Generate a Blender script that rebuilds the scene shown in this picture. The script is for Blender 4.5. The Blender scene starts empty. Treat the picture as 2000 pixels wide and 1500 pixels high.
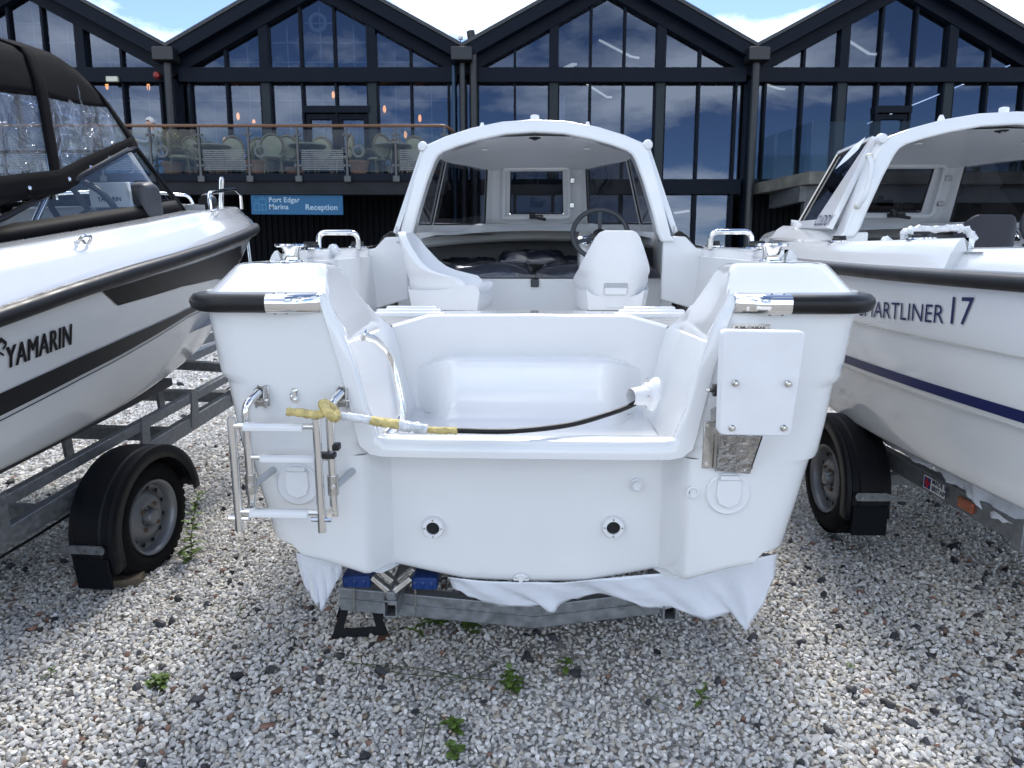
import bpy, bmesh, math, random
import numpy as np
from mathutils import Vector, Matrix

random.seed(11)
SC = bpy.context.scene
COL = SC.collection
R_ = math.radians

# ------------------------------------------------------------------ camera
CAM_H, CAM_F, CAM_P = 1.45, 1400.0, R_(9.1)      # height (m), focal length in photo pixels (2000 wide), pitch down
cam = bpy.data.cameras.new('camera')
cam.sensor_width = 36.0
cam.lens = 36.0 * CAM_F / 2000.0
cam.clip_start, cam.clip_end = 0.05, 3000
cam.dof.use_dof = True
cam.dof.focus_distance = 2.5
cam.dof.aperture_fstop = 8.0
camo = bpy.data.objects.new('camera', cam)
COL.objects.link(camo)
camo.location = (0, 0, CAM_H)
camo.rotation_euler = (R_(90) - CAM_P, 0, 0)
SC.camera = camo

# ------------------------------------------------------------------ sky, sun, exposure
SUN_EL, SUN_AZ = R_(56), R_(10)                  # azimuth measured from +Y towards +X
world = bpy.data.worlds.new('World')
SC.world = world
world.use_nodes = True
wn, wl = world.node_tree.nodes, world.node_tree.links
wn.clear()
sky = wn.new('ShaderNodeTexSky')
sky.sky_type = 'NISHITA'
sky.sun_disc = False
sky.sun_elevation, sky.sun_rotation = SUN_EL, SUN_AZ
sky.air_density, sky.dust_density, sky.ozone_density = 0.5, 0.1, 1.0
geo = wn.new('ShaderNodeTexCoord')
sep = wn.new('ShaderNodeSeparateXYZ')
wl.new(geo.outputs['Generated'], sep.inputs[0])
zm = wn.new('ShaderNodeMath'); zm.operation = 'MAXIMUM'; zm.inputs[1].default_value = 0.0
wl.new(sep.outputs['Z'], zm.inputs[0])
za = wn.new('ShaderNodeMath'); za.operation = 'ADD'; za.inputs[1].default_value = 0.12
wl.new(zm.outputs[0], za.inputs[0])
dv = wn.new('ShaderNodeVectorMath'); dv.operation = 'DIVIDE'
wl.new(geo.outputs['Generated'], dv.inputs[0]); wl.new(za.outputs[0], dv.inputs[1])
nz = wn.new('ShaderNodeTexNoise'); nz.noise_dimensions = '4D'; nz.inputs['W'].default_value = 8.3
nz.inputs['Scale'].default_value = 1.15; nz.inputs['Detail'].default_value = 9.0; nz.inputs['Roughness'].default_value = 0.56
wl.new(dv.outputs[0], nz.inputs['Vector'])
ramp = wn.new('ShaderNodeValToRGB')
ramp.color_ramp.elements[0].position = 0.48; ramp.color_ramp.elements[0].color = (0, 0, 0, 1)
ramp.color_ramp.elements[1].position = 0.63; ramp.color_ramp.elements[1].color = (1, 1, 1, 1)
wl.new(nz.outputs['Fac'], ramp.inputs[0])
mixc = wn.new('ShaderNodeMix'); mixc.data_type = 'RGBA'
mixc.inputs['B'].default_value = (9.3, 9.6, 9.9, 1)
wl.new(ramp.outputs['Color'], mixc.inputs['Factor'])
wl.new(sky.outputs[0], mixc.inputs['A'])
bg = wn.new('ShaderNodeBackground'); bg.inputs['Strength'].default_value = 0.10
wl.new(mixc.outputs['Result'], bg.inputs['Color'])
wo = wn.new('ShaderNodeOutputWorld')
wl.new(bg.outputs[0], wo.inputs['Surface'])

sl = bpy.data.lights.new('sun', 'SUN')
sl.energy = 1.15
sl.angle = R_(14)
sl.color = (1.0, 0.96, 0.90)
slo = bpy.data.objects.new('sun', sl)
COL.objects.link(slo)
sd = Vector((math.sin(SUN_AZ) * math.cos(SUN_EL), math.cos(SUN_AZ) * math.cos(SUN_EL), math.sin(SUN_EL)))
slo.rotation_euler = sd.to_track_quat('Z', 'Y').to_euler()
slo.location = sd * 60

SC.view_settings.view_transform = 'Standard'
SC.view_settings.look = 'None'
SC.view_settings.gamma = 1.0
SC.view_settings.exposure = 1.66
SC.render.resolution_x, SC.render.resolution_y = 1024, 768

# ------------------------------------------------------------------ frames: a photo pixel gives a ray, the plane it meets gives the place
def ray(px, py):
    x, y = (px - 1000) / CAM_F, -(py - 750) / CAM_F
    c, s = math.cos(CAM_P), math.sin(CAM_P)
    return np.array([x, c + y * s, -s + y * c])

class Frame:
    def __init__(s, x, y, z, yaw, trim):
        s.loc, s.yaw, s.trim = (x, y, z), yaw, trim
        a, t = R_(-yaw), R_(trim)
        s.o = np.array([x, y, z])
        s.R = (np.array([[math.cos(a), -math.sin(a), 0], [math.sin(a), math.cos(a), 0], [0, 0, 1]])
               @ np.array([[1, 0, 0], [0, math.cos(t), -math.sin(t)], [0, math.sin(t), math.cos(t)]]))
    def hit(s, px, py, ax, val):
        d = s.R.T @ ray(px, py); o = s.R.T @ (np.array([0, 0, CAM_H]) - s.o)
        q = o + (val - o[ax]) / d[ax] * d
        return (float(q[0]), float(q[1]), float(q[2]))
    def v(s, px, py, val): return s.hit(px, py, 1, val)
    def u(s, px, py, val): return s.hit(px, py, 0, val)
WF = Frame(0, 0, 0, 0, 0)

# ------------------------------------------------------------------ materials
MATS = {}
def mat(name, col, rough=0.5, metal=0.0, var=0.0, vscale=8.0, bump=0.0, bscale=60.0, coat=0.0, spec=0.5, trans=0.0, emit=None, alpha=1.0, detail=4.0, rvar=0.0, aniso=None):
    if name in MATS: return MATS[name]
    m = bpy.data.materials.new(name); m.use_nodes = True
    n, l = m.node_tree.nodes, m.node_tree.links
    b = n['Principled BSDF']
    b.inputs['Base Color'].default_value = (*col, 1)
    b.inputs['Roughness'].default_value = rough
    b.inputs['Metallic'].default_value = metal
    b.inputs['Specular IOR Level'].default_value = spec
    b.inputs['Coat Weight'].default_value = coat
    b.inputs['Coat Roughness'].default_value = 0.05
    b.inputs['Transmission Weight'].default_value = trans
    b.inputs['Alpha'].default_value = alpha
    if emit:
        b.inputs['Emission Color'].default_value = (*emit[0], 1); b.inputs['Emission Strength'].default_value = emit[1]
    tc = n.new('ShaderNodeTexCoord')
    if var > 0 or rvar > 0:
        t = n.new('ShaderNodeTexNoise'); t.inputs['Scale'].default_value = vscale; t.inputs['Detail'].default_value = detail
        if aniso:
            mp = n.new('ShaderNodeMapping'); mp.inputs['Scale'].default_value = aniso
            l.new(tc.outputs['Object'], mp.inputs['Vector']); l.new(mp.outputs[0], t.inputs['Vector'])
        else: l.new(tc.outputs['Object'], t.inputs['Vector'])
        if var > 0:
            r = n.new('ShaderNodeMapRange'); r.inputs['From Min'].default_value = 0.3; r.inputs['From Max'].default_value = 0.7
            r.inputs['To Min'].default_value = 1 - var; r.inputs['To Max'].default_value = 1 + var
            l.new(t.outputs['Fac'], r.inputs['Value'])
            mx = n.new('ShaderNodeVectorMath'); mx.operation = 'SCALE'; mx.inputs[0].default_value = col
            l.new(r.outputs[0], mx.inputs['Scale']); l.new(mx.outputs[0], b.inputs['Base Color'])
        if rvar > 0:
            r2 = n.new('ShaderNodeMapRange'); r2.inputs['From Min'].default_value = 0.3; r2.inputs['From Max'].default_value = 0.7
            r2.inputs['To Min'].default_value = max(0.02, rough - rvar); r2.inputs['To Max'].default_value = rough + rvar
            l.new(t.outputs['Fac'], r2.inputs['Value']); l.new(r2.outputs[0], b.inputs['Roughness'])
    if bump > 0:
        t2 = n.new('ShaderNodeTexNoise'); t2.inputs['Scale'].default_value = bscale; t2.inputs['Detail'].default_value = 3
        if aniso:
            mp2 = n.new('ShaderNodeMapping'); mp2.inputs['Scale'].default_value = aniso
            l.new(tc.outputs['Object'], mp2.inputs['Vector']); l.new(mp2.outputs[0], t2.inputs['Vector'])
        else: l.new(tc.outputs['Object'], t2.inputs['Vector'])
        bp = n.new('ShaderNodeBump'); bp.inputs['Strength'].default_value = bump; bp.inputs['Distance'].default_value = 0.01
        l.new(t2.outputs['Fac'], bp.inputs['Height']); l.new(bp.outputs[0], b.inputs['Normal'])
    MATS[name] = m
    return m

def glass(name, tint, ior=1.5, rough=0.0, refl=(1, 1, 1), bump=0.0, bscale=10.0, haze=0.0, hazecol=(0.6, 0.62, 0.65)):
    if name in MATS: return MATS[name]
    m = bpy.data.materials.new(name); m.use_nodes = True
    n, l = m.node_tree.nodes, m.node_tree.links
    n.clear()
    out = n.new('ShaderNodeOutputMaterial'); mx = n.new('ShaderNodeMixShader')
    tr = n.new('ShaderNodeBsdfTransparent'); tr.inputs[0].default_value = (*tint, 1)
    gl = n.new('ShaderNodeBsdfGlossy'); gl.inputs['Roughness'].default_value = rough; gl.inputs['Color'].default_value = (*refl, 1)
    fr = n.new('ShaderNodeFresnel'); fr.inputs['IOR'].default_value = ior
    gm = n.new('ShaderNodeNewGeometry'); iv = n.new('ShaderNodeMath'); iv.operation = 'SUBTRACT'; iv.inputs[0].default_value = 1.0
    ml = n.new('ShaderNodeMath'); ml.operation = 'MULTIPLY'      # the far face of a thin pane only lets light out
    l.new(gm.outputs['Backfacing'], iv.inputs[1]); l.new(iv.outputs[0], ml.inputs[0]); l.new(fr.outputs[0], ml.inputs[1])
    l.new(ml.outputs[0], mx.inputs[0]); l.new(gl.outputs[0], mx.inputs[2])
    src = tr.outputs[0]
    if haze > 0:
        df = n.new('ShaderNodeBsdfDiffuse'); df.inputs[0].default_value = (*hazecol, 1)
        m2 = n.new('ShaderNodeMixShader'); m2.inputs[0].default_value = haze
        l.new(tr.outputs[0], m2.inputs[1]); l.new(df.outputs[0], m2.inputs[2]); src = m2.outputs[0]
    l.new(src, mx.inputs[1]); l.new(mx.outputs[0], out.inputs[0])
    if bump > 0:
        tc = n.new('ShaderNodeTexCoord'); t2 = n.new('ShaderNodeTexNoise'); t2.inputs['Scale'].default_value = bscale; t2.inputs['Detail'].default_value = 4
        t2.inputs['Distortion'].default_value = 1.2
        l.new(tc.outputs['Object'], t2.inputs['Vector'])
        bp = n.new('ShaderNodeBump'); bp.inputs['Strength'].default_value = bump; bp.inputs['Distance'].default_value = 0.05
        l.new(t2.outputs['Fac'], bp.inputs['Height']); l.new(bp.outputs[0], gl.inputs['Normal'])
    MATS[name] = m
    return m

GEL = mat('white_gelcoat', (0.77, 0.78, 0.785), 0.16, coat=0.9, var=0.015, vscale=3, rvar=0.05)
GELM = mat('white_liner_gelcoat', (0.76, 0.77, 0.77), 0.38, coat=0.15, var=0.02, vscale=5)
PLASTIC = mat('white_plastic', (0.78, 0.79, 0.80), 0.42, var=0.02)
HDPE = mat('white_polyethylene_board', (0.80, 0.81, 0.83), 0.48, var=0.025, vscale=9, bump=0.05, bscale=90)
STEEL = mat('polished_stainless', (0.78, 0.77, 0.75), 0.07, 1.0, rvar=0.03, vscale=30)
BSTEEL = mat('brushed_stainless', (0.55, 0.54, 0.52), 0.22, 1.0, var=0.15, vscale=40, bump=0.1, bscale=80)
CRUMP = mat('creased_film_on_steel', (0.52, 0.50, 0.47), 0.14, 1.0, var=0.3, vscale=40, bump=1.0, bscale=55, aniso=(1, 1, 0.3))
RUBBER = mat('black_rubber', (0.007, 0.0072, 0.0085), 0.42, spec=.35, var=0.12, vscale=14, rvar=0.08)
BLACKP = mat('black_plastic', (0.006, 0.006, 0.007), 0.4, var=0.1)
GALV = mat('galvanised_steel', (0.27, 0.285, 0.30), 0.48, 0.7, var=0.22, vscale=38, bump=0.08, bscale=120, rvar=0.12, detail=8)
DGREY = mat('dark_grey_plastic', (0.04, 0.043, 0.05), 0.5, var=0.1)
GREYP = mat('grey_lining', (0.40, 0.405, 0.41), 0.7, var=0.05, bump=0.1, bscale=200)
NAVYC = mat('navy_vinyl_in_film', (0.018, 0.022, 0.04), 0.25, coat=1.0, bump=0.9, bscale=16, var=0.2)
TINT = glass('tinted_acrylic', (0.40, 0.41, 0.44), 1.5, 0.01)
CLEAR = glass('clear_acrylic', (0.75, 0.79, 0.80), 1.45, 0.0)
FILM = mat('white_polythene_film', (0.76, 0.79, 0.85), 0.25, coat=0.6, var=0.03, vscale=4, bump=0.6, bscale=13, spec=0.5)
WRAPF = mat('crumpled_clear_film', (0.72, 0.74, 0.76), 0.2, coat=0.8, bump=1.0, bscale=45, var=0.12, vscale=30)
YTAPE = mat('yellow_masking_tape', (0.62, 0.50, 0.20), 0.6, var=0.25, vscale=45, bump=1.0, bscale=70)
BLUE = mat('blue_polyurethane', (0.003, 0.035, 0.17), 0.4, var=0.08)

# ------------------------------------------------------------------ mesh tools
def rnd(pts, r, n=5):
    """polyline with its corners rounded"""
    P = [Vector(p) for p in pts]
    if len(P) < 3: return P
    out = [P[0]]
    for i in range(1, len(P) - 1):
        a, b, c = P[i - 1], P[i], P[i + 1]
        ra = min(r, (a - b).length * .48, (c - b).length * .48)
        p0, p1 = b + (a - b).normalized() * ra, b + (c - b).normalized() * ra
        for k in range(n + 1):
            t = k / n
            out.append(p0 * (1 - t) ** 2 + b * 2 * t * (1 - t) + p1 * t ** 2)
    out.append(P[-1])
    return out

def spline(pts, n=6):
    P = [Vector(p) for p in pts]
    out = []
    for i in range(len(P) - 1):
        p0 = P[i - 1] if i > 0 else P[i] * 2 - P[i + 1]
        p1, p2 = P[i], P[i + 1]
        p3 = P[i + 2] if i + 2 < len(P) else P[i + 1] * 2 - P[i]
        for k in range(n):
            t = k / n
            out.append(.5 * ((2 * p1) + (p2 - p0) * t + (2 * p0 - 5 * p1 + 4 * p2 - p3) * t * t + (3 * p1 - p0 - 3 * p2 + p3) * t ** 3))
    out.append(P[-1])
    return out

def interp(x, xs, ys): return float(np.interp(x, xs, ys))
def sstep(a, b, x):
    t = min(1, max(0, (x - a) / (b - a))); return t * t * (3 - 2 * t)

class MB:
    def __init__(s): s.V, s.F = [], []
    def add(s, V, F):
        o = len(s.V); s.V += [tuple(v) for v in V]; s.F += [tuple(i + o for i in f) for f in F]; return s
    def box(s, c, d, rot=None, taper=1.0):
        V = []
        for z in (-1, 1):
            k = taper if z > 0 else 1
            for y in (-1, 1):
                for x in (-1, 1):
                    p = Vector((x * d[0] / 2 * k, y * d[1] / 2 * k, z * d[2] / 2))
                    if rot is not None: p = rot @ p
                    V.append(p + Vector(c))
        return s.add(V, [(0, 2, 3, 1), (4, 5, 7, 6), (0, 1, 5, 4), (2, 6, 7, 3), (0, 4, 6, 2), (1, 3, 7, 5)])
    def bar(s, a, b, w, h, up=(0, 0, 1)):
        a, b = Vector(a), Vector(b); d = (b - a); L = d.length; d.normalize()
        x = d.cross(Vector(up)).normalized(); z = x.cross(d)
        return s.box((a + b) / 2, (w, L, h), Matrix((x, d, z)).transposed())
    def grid(s, rows, wrap=False, wrapr=False):
        n = len(rows[0]); V = [p for r in rows for p in r]; F = []
        for i in range(len(rows) - (0 if wrapr else 1)):
            i2 = (i + 1) % len(rows)
            for j in range(n - (0 if wrap else 1)):
                j2 = (j + 1) % n
                F.append((i * n + j, i * n + j2, i2 * n + j2, i2 * n + j))
        return s.add(V, F)
    def tube(s, pts, r, n=10, cap=True, closed=False, flat=1.0):
        P = [Vector(p) for p in pts]; N = len(P); rows = []
        t0 = (P[1] - P[0]).normalized()
        up = Vector((0, 0, 1)) if abs(t0.z) < .9 else Vector((1, 0, 0))
        x = t0.cross(up).normalized()
        for i in range(N):
            if closed: t = (P[(i + 1) % N] - P[i - 1]).normalized()
            else: t = (P[min(i + 1, N - 1)] - P[max(i - 1, 0)]).normalized()
            x = (x - t * x.dot(t)).normalized(); y = t.cross(x)
            rr = r[i] if isinstance(r, (list, tuple)) else r
            rows.append([P[i] + (x * math.cos(a) + y * math.sin(a) * flat) * rr for a in (2 * math.pi * k / n for k in range(n))])
        o = len(s.V)
        s.grid(rows, wrap=True, wrapr=closed)
        if cap and not closed:
            s.F.append(tuple(o + k for k in range(n))[::-1]); s.F.append(tuple(o + (N - 1) * n + k for k in range(n)))
        return s
    def lathe(s, prof, o=(0, 0, 0), ax=(0, 0, 1), n=24, cap=True, sx=1.0):
        z = Vector(ax).normalized(); x = z.orthogonal().normalized(); y = z.cross(x)
        rows = [[Vector(o) + z * h + (x * math.cos(a) * sx + y * math.sin(a)) * r for a in (2 * math.pi * k / n for k in range(n))] for r, h in prof]
        b = len(s.V); s.grid(rows, wrap=True)
        if cap:
            s.F.append(tuple(b + k for k in range(n))[::-1]); s.F.append(tuple(b + (len(rows) - 1) * n + k for k in range(n)))
        return s
    def prism(s, poly, d, o=(0, 0, 0), ex=(1, 0, 0), ey=(0, 0, 1)):
        ex, ey = Vector(ex), Vector(ey); ez = ex.cross(ey).normalized(); n = len(poly)
        A = [Vector(o) + ex * p[0] + ey * p[1] for p in poly]; B = [p + ez * d for p in A]
        F = [tuple(range(n)), tuple(range(2 * n - 1, n - 1, -1))] + [(i, i + n, (i + 1) % n + n, (i + 1) % n) for i in range(n)]
        return s.add(A + B, F)
    def strip(s, A, B, d):
        """solid band between two polylines, thickened along vector d"""
        d = Vector(d)
        return s.grid([[Vector(p) for p in A], [Vector(p) for p in B], [Vector(p) + d for p in B], [Vector(p) + d for p in A]], wrapr=True)
    def build(s, name, m, parent=None, sm=40, bev=0, seg=2, weld=1e-5, sol=0, sub=0, recalc=True):
        me = bpy.data.meshes.new(name)
        bm = bmesh.new()
        vs = [bm.verts.new(v) for v in s.V]
        for f in s.F:
            try: bm.faces.new([vs[i] for i in f])
            except ValueError: pass
        if weld: bmesh.ops.remove_doubles(bm, verts=bm.verts[:], dist=weld)
        if recalc: bmesh.ops.recalc_face_normals(bm, faces=bm.faces[:])
        bm.to_mesh(me); bm.free()
        me.materials.append(m)
        if sm:
            me.polygons.foreach_set('use_smooth', [True] * len(me.polygons))
            me.set_sharp_from_angle(angle=R_(sm))
        o = bpy.data.objects.new(name, me); COL.objects.link(o)
        if parent is not None: o.parent = parent
        if sol:
            q = o.modifiers.new('thickness', 'SOLIDIFY'); q.thickness = sol; q.offset = 0
        if sub:
            q = o.modifiers.new('smooth', 'SUBSURF'); q.levels = q.render_levels = sub
        if bev:
            q = o.modifiers.new('edges', 'BEVEL'); q.width = bev; q.segments = seg; q.limit_method = 'ANGLE'; q.angle_limit = R_(40)
        return o

def tag(o, label=None, cat=None, group=None, kind=None):
    if label: o['label'] = label
    if cat: o['category'] = cat
    if group: o['group'] = group
    if kind: o['kind'] = kind
    return o
def thing(name, label, cat, loc=(0, 0, 0), rot=(0, 0, 0), group=None):
    o = bpy.data.objects.new(name, None); COL.objects.link(o)
    o.empty_display_size = .2; o.location = loc; o.rotation_euler = rot
    return tag(o, label, cat, group)
def fthing(name, label, cat, fr, group=None):
    return thing(name, label, cat, fr.loc, (R_(fr.trim), 0, R_(-fr.yaw)), group)
def copy_tree(o, parent=None):
    c = o.copy(); COL.objects.link(c); c.parent = parent
    for ch in list(o.children): copy_tree(ch, c)
    return c
def text(name, body, size, m, parent, fn, shear=0.0, bold=0.0, space=1.0, align='LEFT', xs=1.0):
    """lettering as a thin mesh; fn maps (x, y) on the page to a place on the surface"""
    cu = bpy.data.curves.new('lettering', 'FONT'); cu.body = body; cu.size = size; cu.shear = shear; cu.offset = bold
    cu.space_character = space; cu.align_x = align; cu.resolution_u = 3
    to = bpy.data.objects.new('lettering', cu); COL.objects.link(to)
    dg = bpy.context.evaluated_depsgraph_get()
    me = bpy.data.meshes.new_from_object(to.evaluated_get(dg))
    bpy.data.objects.remove(to); bpy.data.curves.remove(cu)
    for v in me.vertices: v.co = fn(v.co.x * xs, v.co.y)
    me.name = name; me.materials.clear(); me.materials.append(m)
    o = bpy.data.objects.new(name, me); COL.objects.link(o); o.parent = parent
    return o
def plane_map(o, ex, ey):
    o, ex, ey = Vector(o), Vector(ex).normalized(), Vector(ey).normalized()
    return lambda x, y: o + ex * x + ey * y

# ================================================================== GROUND AND GRAVEL
GROUND = bpy.data.materials.new('gravel_bed'); GROUND.use_nodes = True
_n, _l = GROUND.node_tree.nodes, GROUND.node_tree.links
_b = _n['Principled BSDF']; _b.inputs['Roughness'].default_value = 0.9
_tc = _n.new('ShaderNodeTexCoord')
_v = _n.new('ShaderNodeTexVoronoi'); _v.inputs['Scale'].default_value = 34; _l.new(_tc.outputs['Object'], _v.inputs['Vector'])
_r = _n.new('ShaderNodeValToRGB')
_r.color_ramp.elements[0].color = (0.36, 0.345, 0.32, 1); _r.color_ramp.elements[1].color = (0.62, 0.60, 0.56, 1)
_l.new(_v.outputs['Color'], _r.inputs[0])
_m = _n.new('ShaderNodeMix'); _m.data_type = 'RGBA'; _m.blend_type = 'MULTIPLY'; _m.inputs['Factor'].default_value = 0.8
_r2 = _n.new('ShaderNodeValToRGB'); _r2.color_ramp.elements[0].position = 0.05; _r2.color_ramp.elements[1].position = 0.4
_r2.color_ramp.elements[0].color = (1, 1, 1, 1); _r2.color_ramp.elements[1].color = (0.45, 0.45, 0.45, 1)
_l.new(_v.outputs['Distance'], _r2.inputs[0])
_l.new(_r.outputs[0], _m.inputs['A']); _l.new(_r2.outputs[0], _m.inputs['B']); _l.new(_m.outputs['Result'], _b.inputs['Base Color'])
_bp = _n.new('ShaderNodeBump'); _bp.inputs['Strength'].default_value = 0.7; _bp.inputs['Distance'].default_value = 0.01; _bp.invert = True
_l.new(_v.outputs['Distance'], _bp.inputs['Height']); _l.new(_bp.outputs[0], _b.inputs['Normal'])
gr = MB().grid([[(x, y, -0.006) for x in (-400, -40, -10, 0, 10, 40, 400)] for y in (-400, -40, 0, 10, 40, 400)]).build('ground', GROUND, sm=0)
gr['kind'] = 'structure'

STONE = bpy.data.materials.new('stone_chippings'); STONE.use_nodes = True
_n, _l = STONE.node_tree.nodes, STONE.node_tree.links
_b = _n['Principled BSDF']; _b.inputs['Roughness'].default_value = 0.62
_a = _n.new('ShaderNodeAttribute'); _a.attribute_type = 'INSTANCER'; _a.attribute_name = 'col'
_tc = _n.new('ShaderNodeTexCoord'); _t = _n.new('ShaderNodeTexNoise'); _t.inputs['Scale'].default_value = 1.3; _t.inputs['Detail'].default_value = 6
_l.new(_tc.outputs['Object'], _t.inputs['Vector'])
_mr = _n.new('ShaderNodeMapRange'); _mr.inputs['From Min'].default_value = .3; _mr.inputs['From Max'].default_value = .7; _mr.inputs['To Min'].default_value = .78; _mr.inputs['To Max'].default_value = 1.12
_l.new(_t.outputs['Fac'], _mr.inputs['Value'])
_s = _n.new('ShaderNodeVectorMath'); _s.operation = 'SCALE'
_l.new(_a.outputs['Color'], _s.inputs[0]); _l.new(_mr.outputs[0], _s.inputs['Scale']); _l.new(_s.outputs[0], _b.inputs['Base Color'])

def gravel():
    rs = np.random.RandomState(5)
    src = bpy.data.collections.new('stone_shapes')
    for k in range(9):
        bm = bmesh.new(); bmesh.ops.create_icosphere(bm, subdivisions=2, radius=1.0)
        sc = Vector((1.0, rs.uniform(.62, .9), rs.uniform(.45, .72)))
        cuts = [(Vector(rs.normal(size=3)).normalized(), rs.uniform(.42, .80)) for _ in range(11)]
        for v in bm.verts:
            p = v.co.copy()
            for nrm, d in cuts:
                e = p.dot(nrm) - d
                if e > 0: p -= nrm * e
            v.co = Vector((p.x * sc.x, p.y * sc.y, p.z * sc.z)) + Vector(rs.normal(size=3)) * .012
        me = bpy.data.meshes.new('stone'); bm.to_mesh(me); bm.free(); me.materials.append(STONE)
        me.polygons.foreach_set('use_smooth', [True] * len(me.polygons)); me.set_sharp_from_angle(angle=R_(24))
        src.objects.link(bpy.data.objects.new('stone', me))
    pts, scl = [], []
    def fill(y0, y1, sp, size):
        ys = np.arange(y0, y1, sp)
        for y in ys:
            hw = .86 * y + .9
            xs = np.arange(-hw, hw, sp)
            p = np.stack([xs + rs.uniform(-.5, .5, len(xs)) * sp, y + rs.uniform(-.5, .5, len(xs)) * sp, np.zeros(len(xs))], 1)
            pts.append(p); scl.append(size * np.exp(rs.normal(0, .19, len(xs))))
    fill(1.2, 4.6, .0155, .0125)
    fill(4.6, 7.5, .025, .0195)
    fill(7.5, 16.0, .048, .032)
    P = np.concatenate(pts); S = np.concatenate(scl); N = len(P)
    P[:, 2] = rs.uniform(-.006, .008, N) + .010 * np.sin(P[:, 0] * 2.1 + 1) * np.sin(P[:, 1] * 1.7)
    base = np.array([[.58, .565, .53], [.50, .49, .47], [.64, .625, .595], [.41, .405, .40], [.55, .515, .45], [.31, .31, .305], [.45, .40, .33], [.68, .67, .65]])
    w = np.array([.24, .2, .16, .12, .11, .06, .05, .06])
    c = base[rs.choice(8, N, p=w / w.sum())] * rs.uniform(1.0, 1.38, (N, 1))
    r = rs.rand(N)
    dark = r < .0052; c[dark] = np.array([.035, .035, .04]) * rs.uniform(.6, 1.6, (dark.sum(), 1)); S[dark] *= rs.uniform(1.2, 2.3, dark.sum()); P[dark, 2] += .006
    red = (r > .0052) & (r < .0102); c[red] = np.array([.22, .125, .09]) * rs.uniform(.6, 1.3, (red.sum(), 1)); S[red] *= 1.25; P[red, 2] += .006
    brown = (r > .0102) & (r < .020); c[brown] = np.array([.24, .19, .14]) * rs.uniform(.6, 1.3, (brown.sum(), 1))
    me = bpy.data.meshes.new('gravel'); me.from_pydata(P.tolist(), [], [])
    a = me.attributes.new('col', 'FLOAT_COLOR', 'POINT'); a.data.foreach_set('color', np.concatenate([c, np.ones((N, 1))], 1).astype(np.float32).ravel())
    a = me.attributes.new('scl', 'FLOAT', 'POINT'); a.data.foreach_set('value', S.astype(np.float32))
    a = me.attributes.new('idx', 'INT', 'POINT'); a.data.foreach_set('value', rs.randint(0, 9, N).astype(np.int32))
    rot = np.stack([rs.normal(0, .5, N), rs.normal(0, .5, N), rs.uniform(0, 6.28, N)], 1)
    a = me.attributes.new('rot', 'FLOAT_VECTOR', 'POINT'); a.data.foreach_set('vector', rot.astype(np.float32).ravel())
    o = bpy.data.objects.new('gravel', me); COL.objects.link(o)
    tag(o, kind='stuff', label='loose pale grey and white stone chippings covering the yard', cat='gravel')
    ng = bpy.data.node_groups.new('scatter_stones', 'GeometryNodeTree')
    ng.interface.new_socket('Geometry', in_out='INPUT', socket_type='NodeSocketGeometry')
    ng.interface.new_socket('Geometry', in_out='OUTPUT', socket_type='NodeSocketGeometry')
    n, l = ng.nodes, ng.links
    gi, go = n.new('NodeGroupInput'), n.new('NodeGroupOutput')
    ci = n.new('GeometryNodeCollectionInfo'); ci.inputs['Collection'].default_value = src
    ci.inputs['Separate Children'].default_value = True; ci.inputs['Reset Children'].default_value = True
    ip = n.new('GeometryNodeInstanceOnPoints'); ip.inputs['Pick Instance'].default_value = True
    def attr(nm, ty):
        q = n.new('GeometryNodeInputNamedAttribute'); q.data_type = ty; q.inputs['Name'].default_value = nm
        return next(s for s in q.outputs if s.enabled and s.name == 'Attribute')
    e2r = n.new('FunctionNodeEulerToRotation')
    l.new(attr('rot', 'FLOAT_VECTOR'), e2r.inputs[0])
    l.new(gi.outputs[0], ip.inputs['Points']); l.new(ci.outputs[0], ip.inputs['Instance'])
    l.new(attr('idx', 'INT'), ip.inputs['Instance Index']); l.new(e2r.outputs[0], ip.inputs['Rotation'])
    l.new(attr('scl', 'FLOAT'), ip.inputs['Scale'])
    l.new(ip.outputs[0], go.inputs[0])
    md = o.modifiers.new('scatter', 'NODES'); md.node_group = ng
gravel()

# ================================================================== MARINA BUILDING
NAVY = mat('dark_navy_cladding', (0.0026, 0.0055, 0.012), 0.5, spec=.12, var=0.12, vscale=2, rvar=0.08)
NAVY2 = mat('dark_navy_frame', (0.003, 0.0062, 0.0135), 0.45, spec=.13, var=0.08, vscale=3)
BOARD = mat('black_blue_boarding', (0.0015, 0.0022, 0.004), 0.6, spec=.1, var=0.2, vscale=2)
SLATE = mat('grey_roof_sheet', (0.04, 0.045, 0.05), 0.6, var=0.15)
WGLASS = glass('window_glass', (0.52, 0.57, 0.64), 2.15, 0.0, (0.52, 0.62, 0.82), bump=0.03, bscale=0.5)
BGLASS = glass('balustrade_glass', (0.80, 0.85, 0.84), 1.4, 0.0)
FROST = mat('frosted_vinyl', (0.17, 0.18, 0.185), 0.6)
INTW = mat('interior_white_wall', (0.62, 0.70, 0.74), 0.8)
INTD = mat('interior_dark', (0.05, 0.055, 0.07), 0.8, var=0.2, vscale=1)
WOODR = mat('varnished_handrail_wood', (0.16, 0.075, 0.035), 0.4, var=0.3, vscale=6, aniso=(1, 20, 20))
CONC = mat('mossy_concrete_edge', (0.11, 0.11, 0.095), 0.85, var=0.35, vscale=3, bump=0.2, bscale=40)
PIPE = mat('black_rainwater_pipe', (0.012, 0.013, 0.016), 0.4)
BLUEP = mat('blue_pipe', (0.01, 0.045, 0.09), 0.4)
LAMPW = mat('bulb_glow', (1, 0.8, 0.5), 0.3, emit=((1.0, 0.36, 0.10), 1.3))
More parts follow.
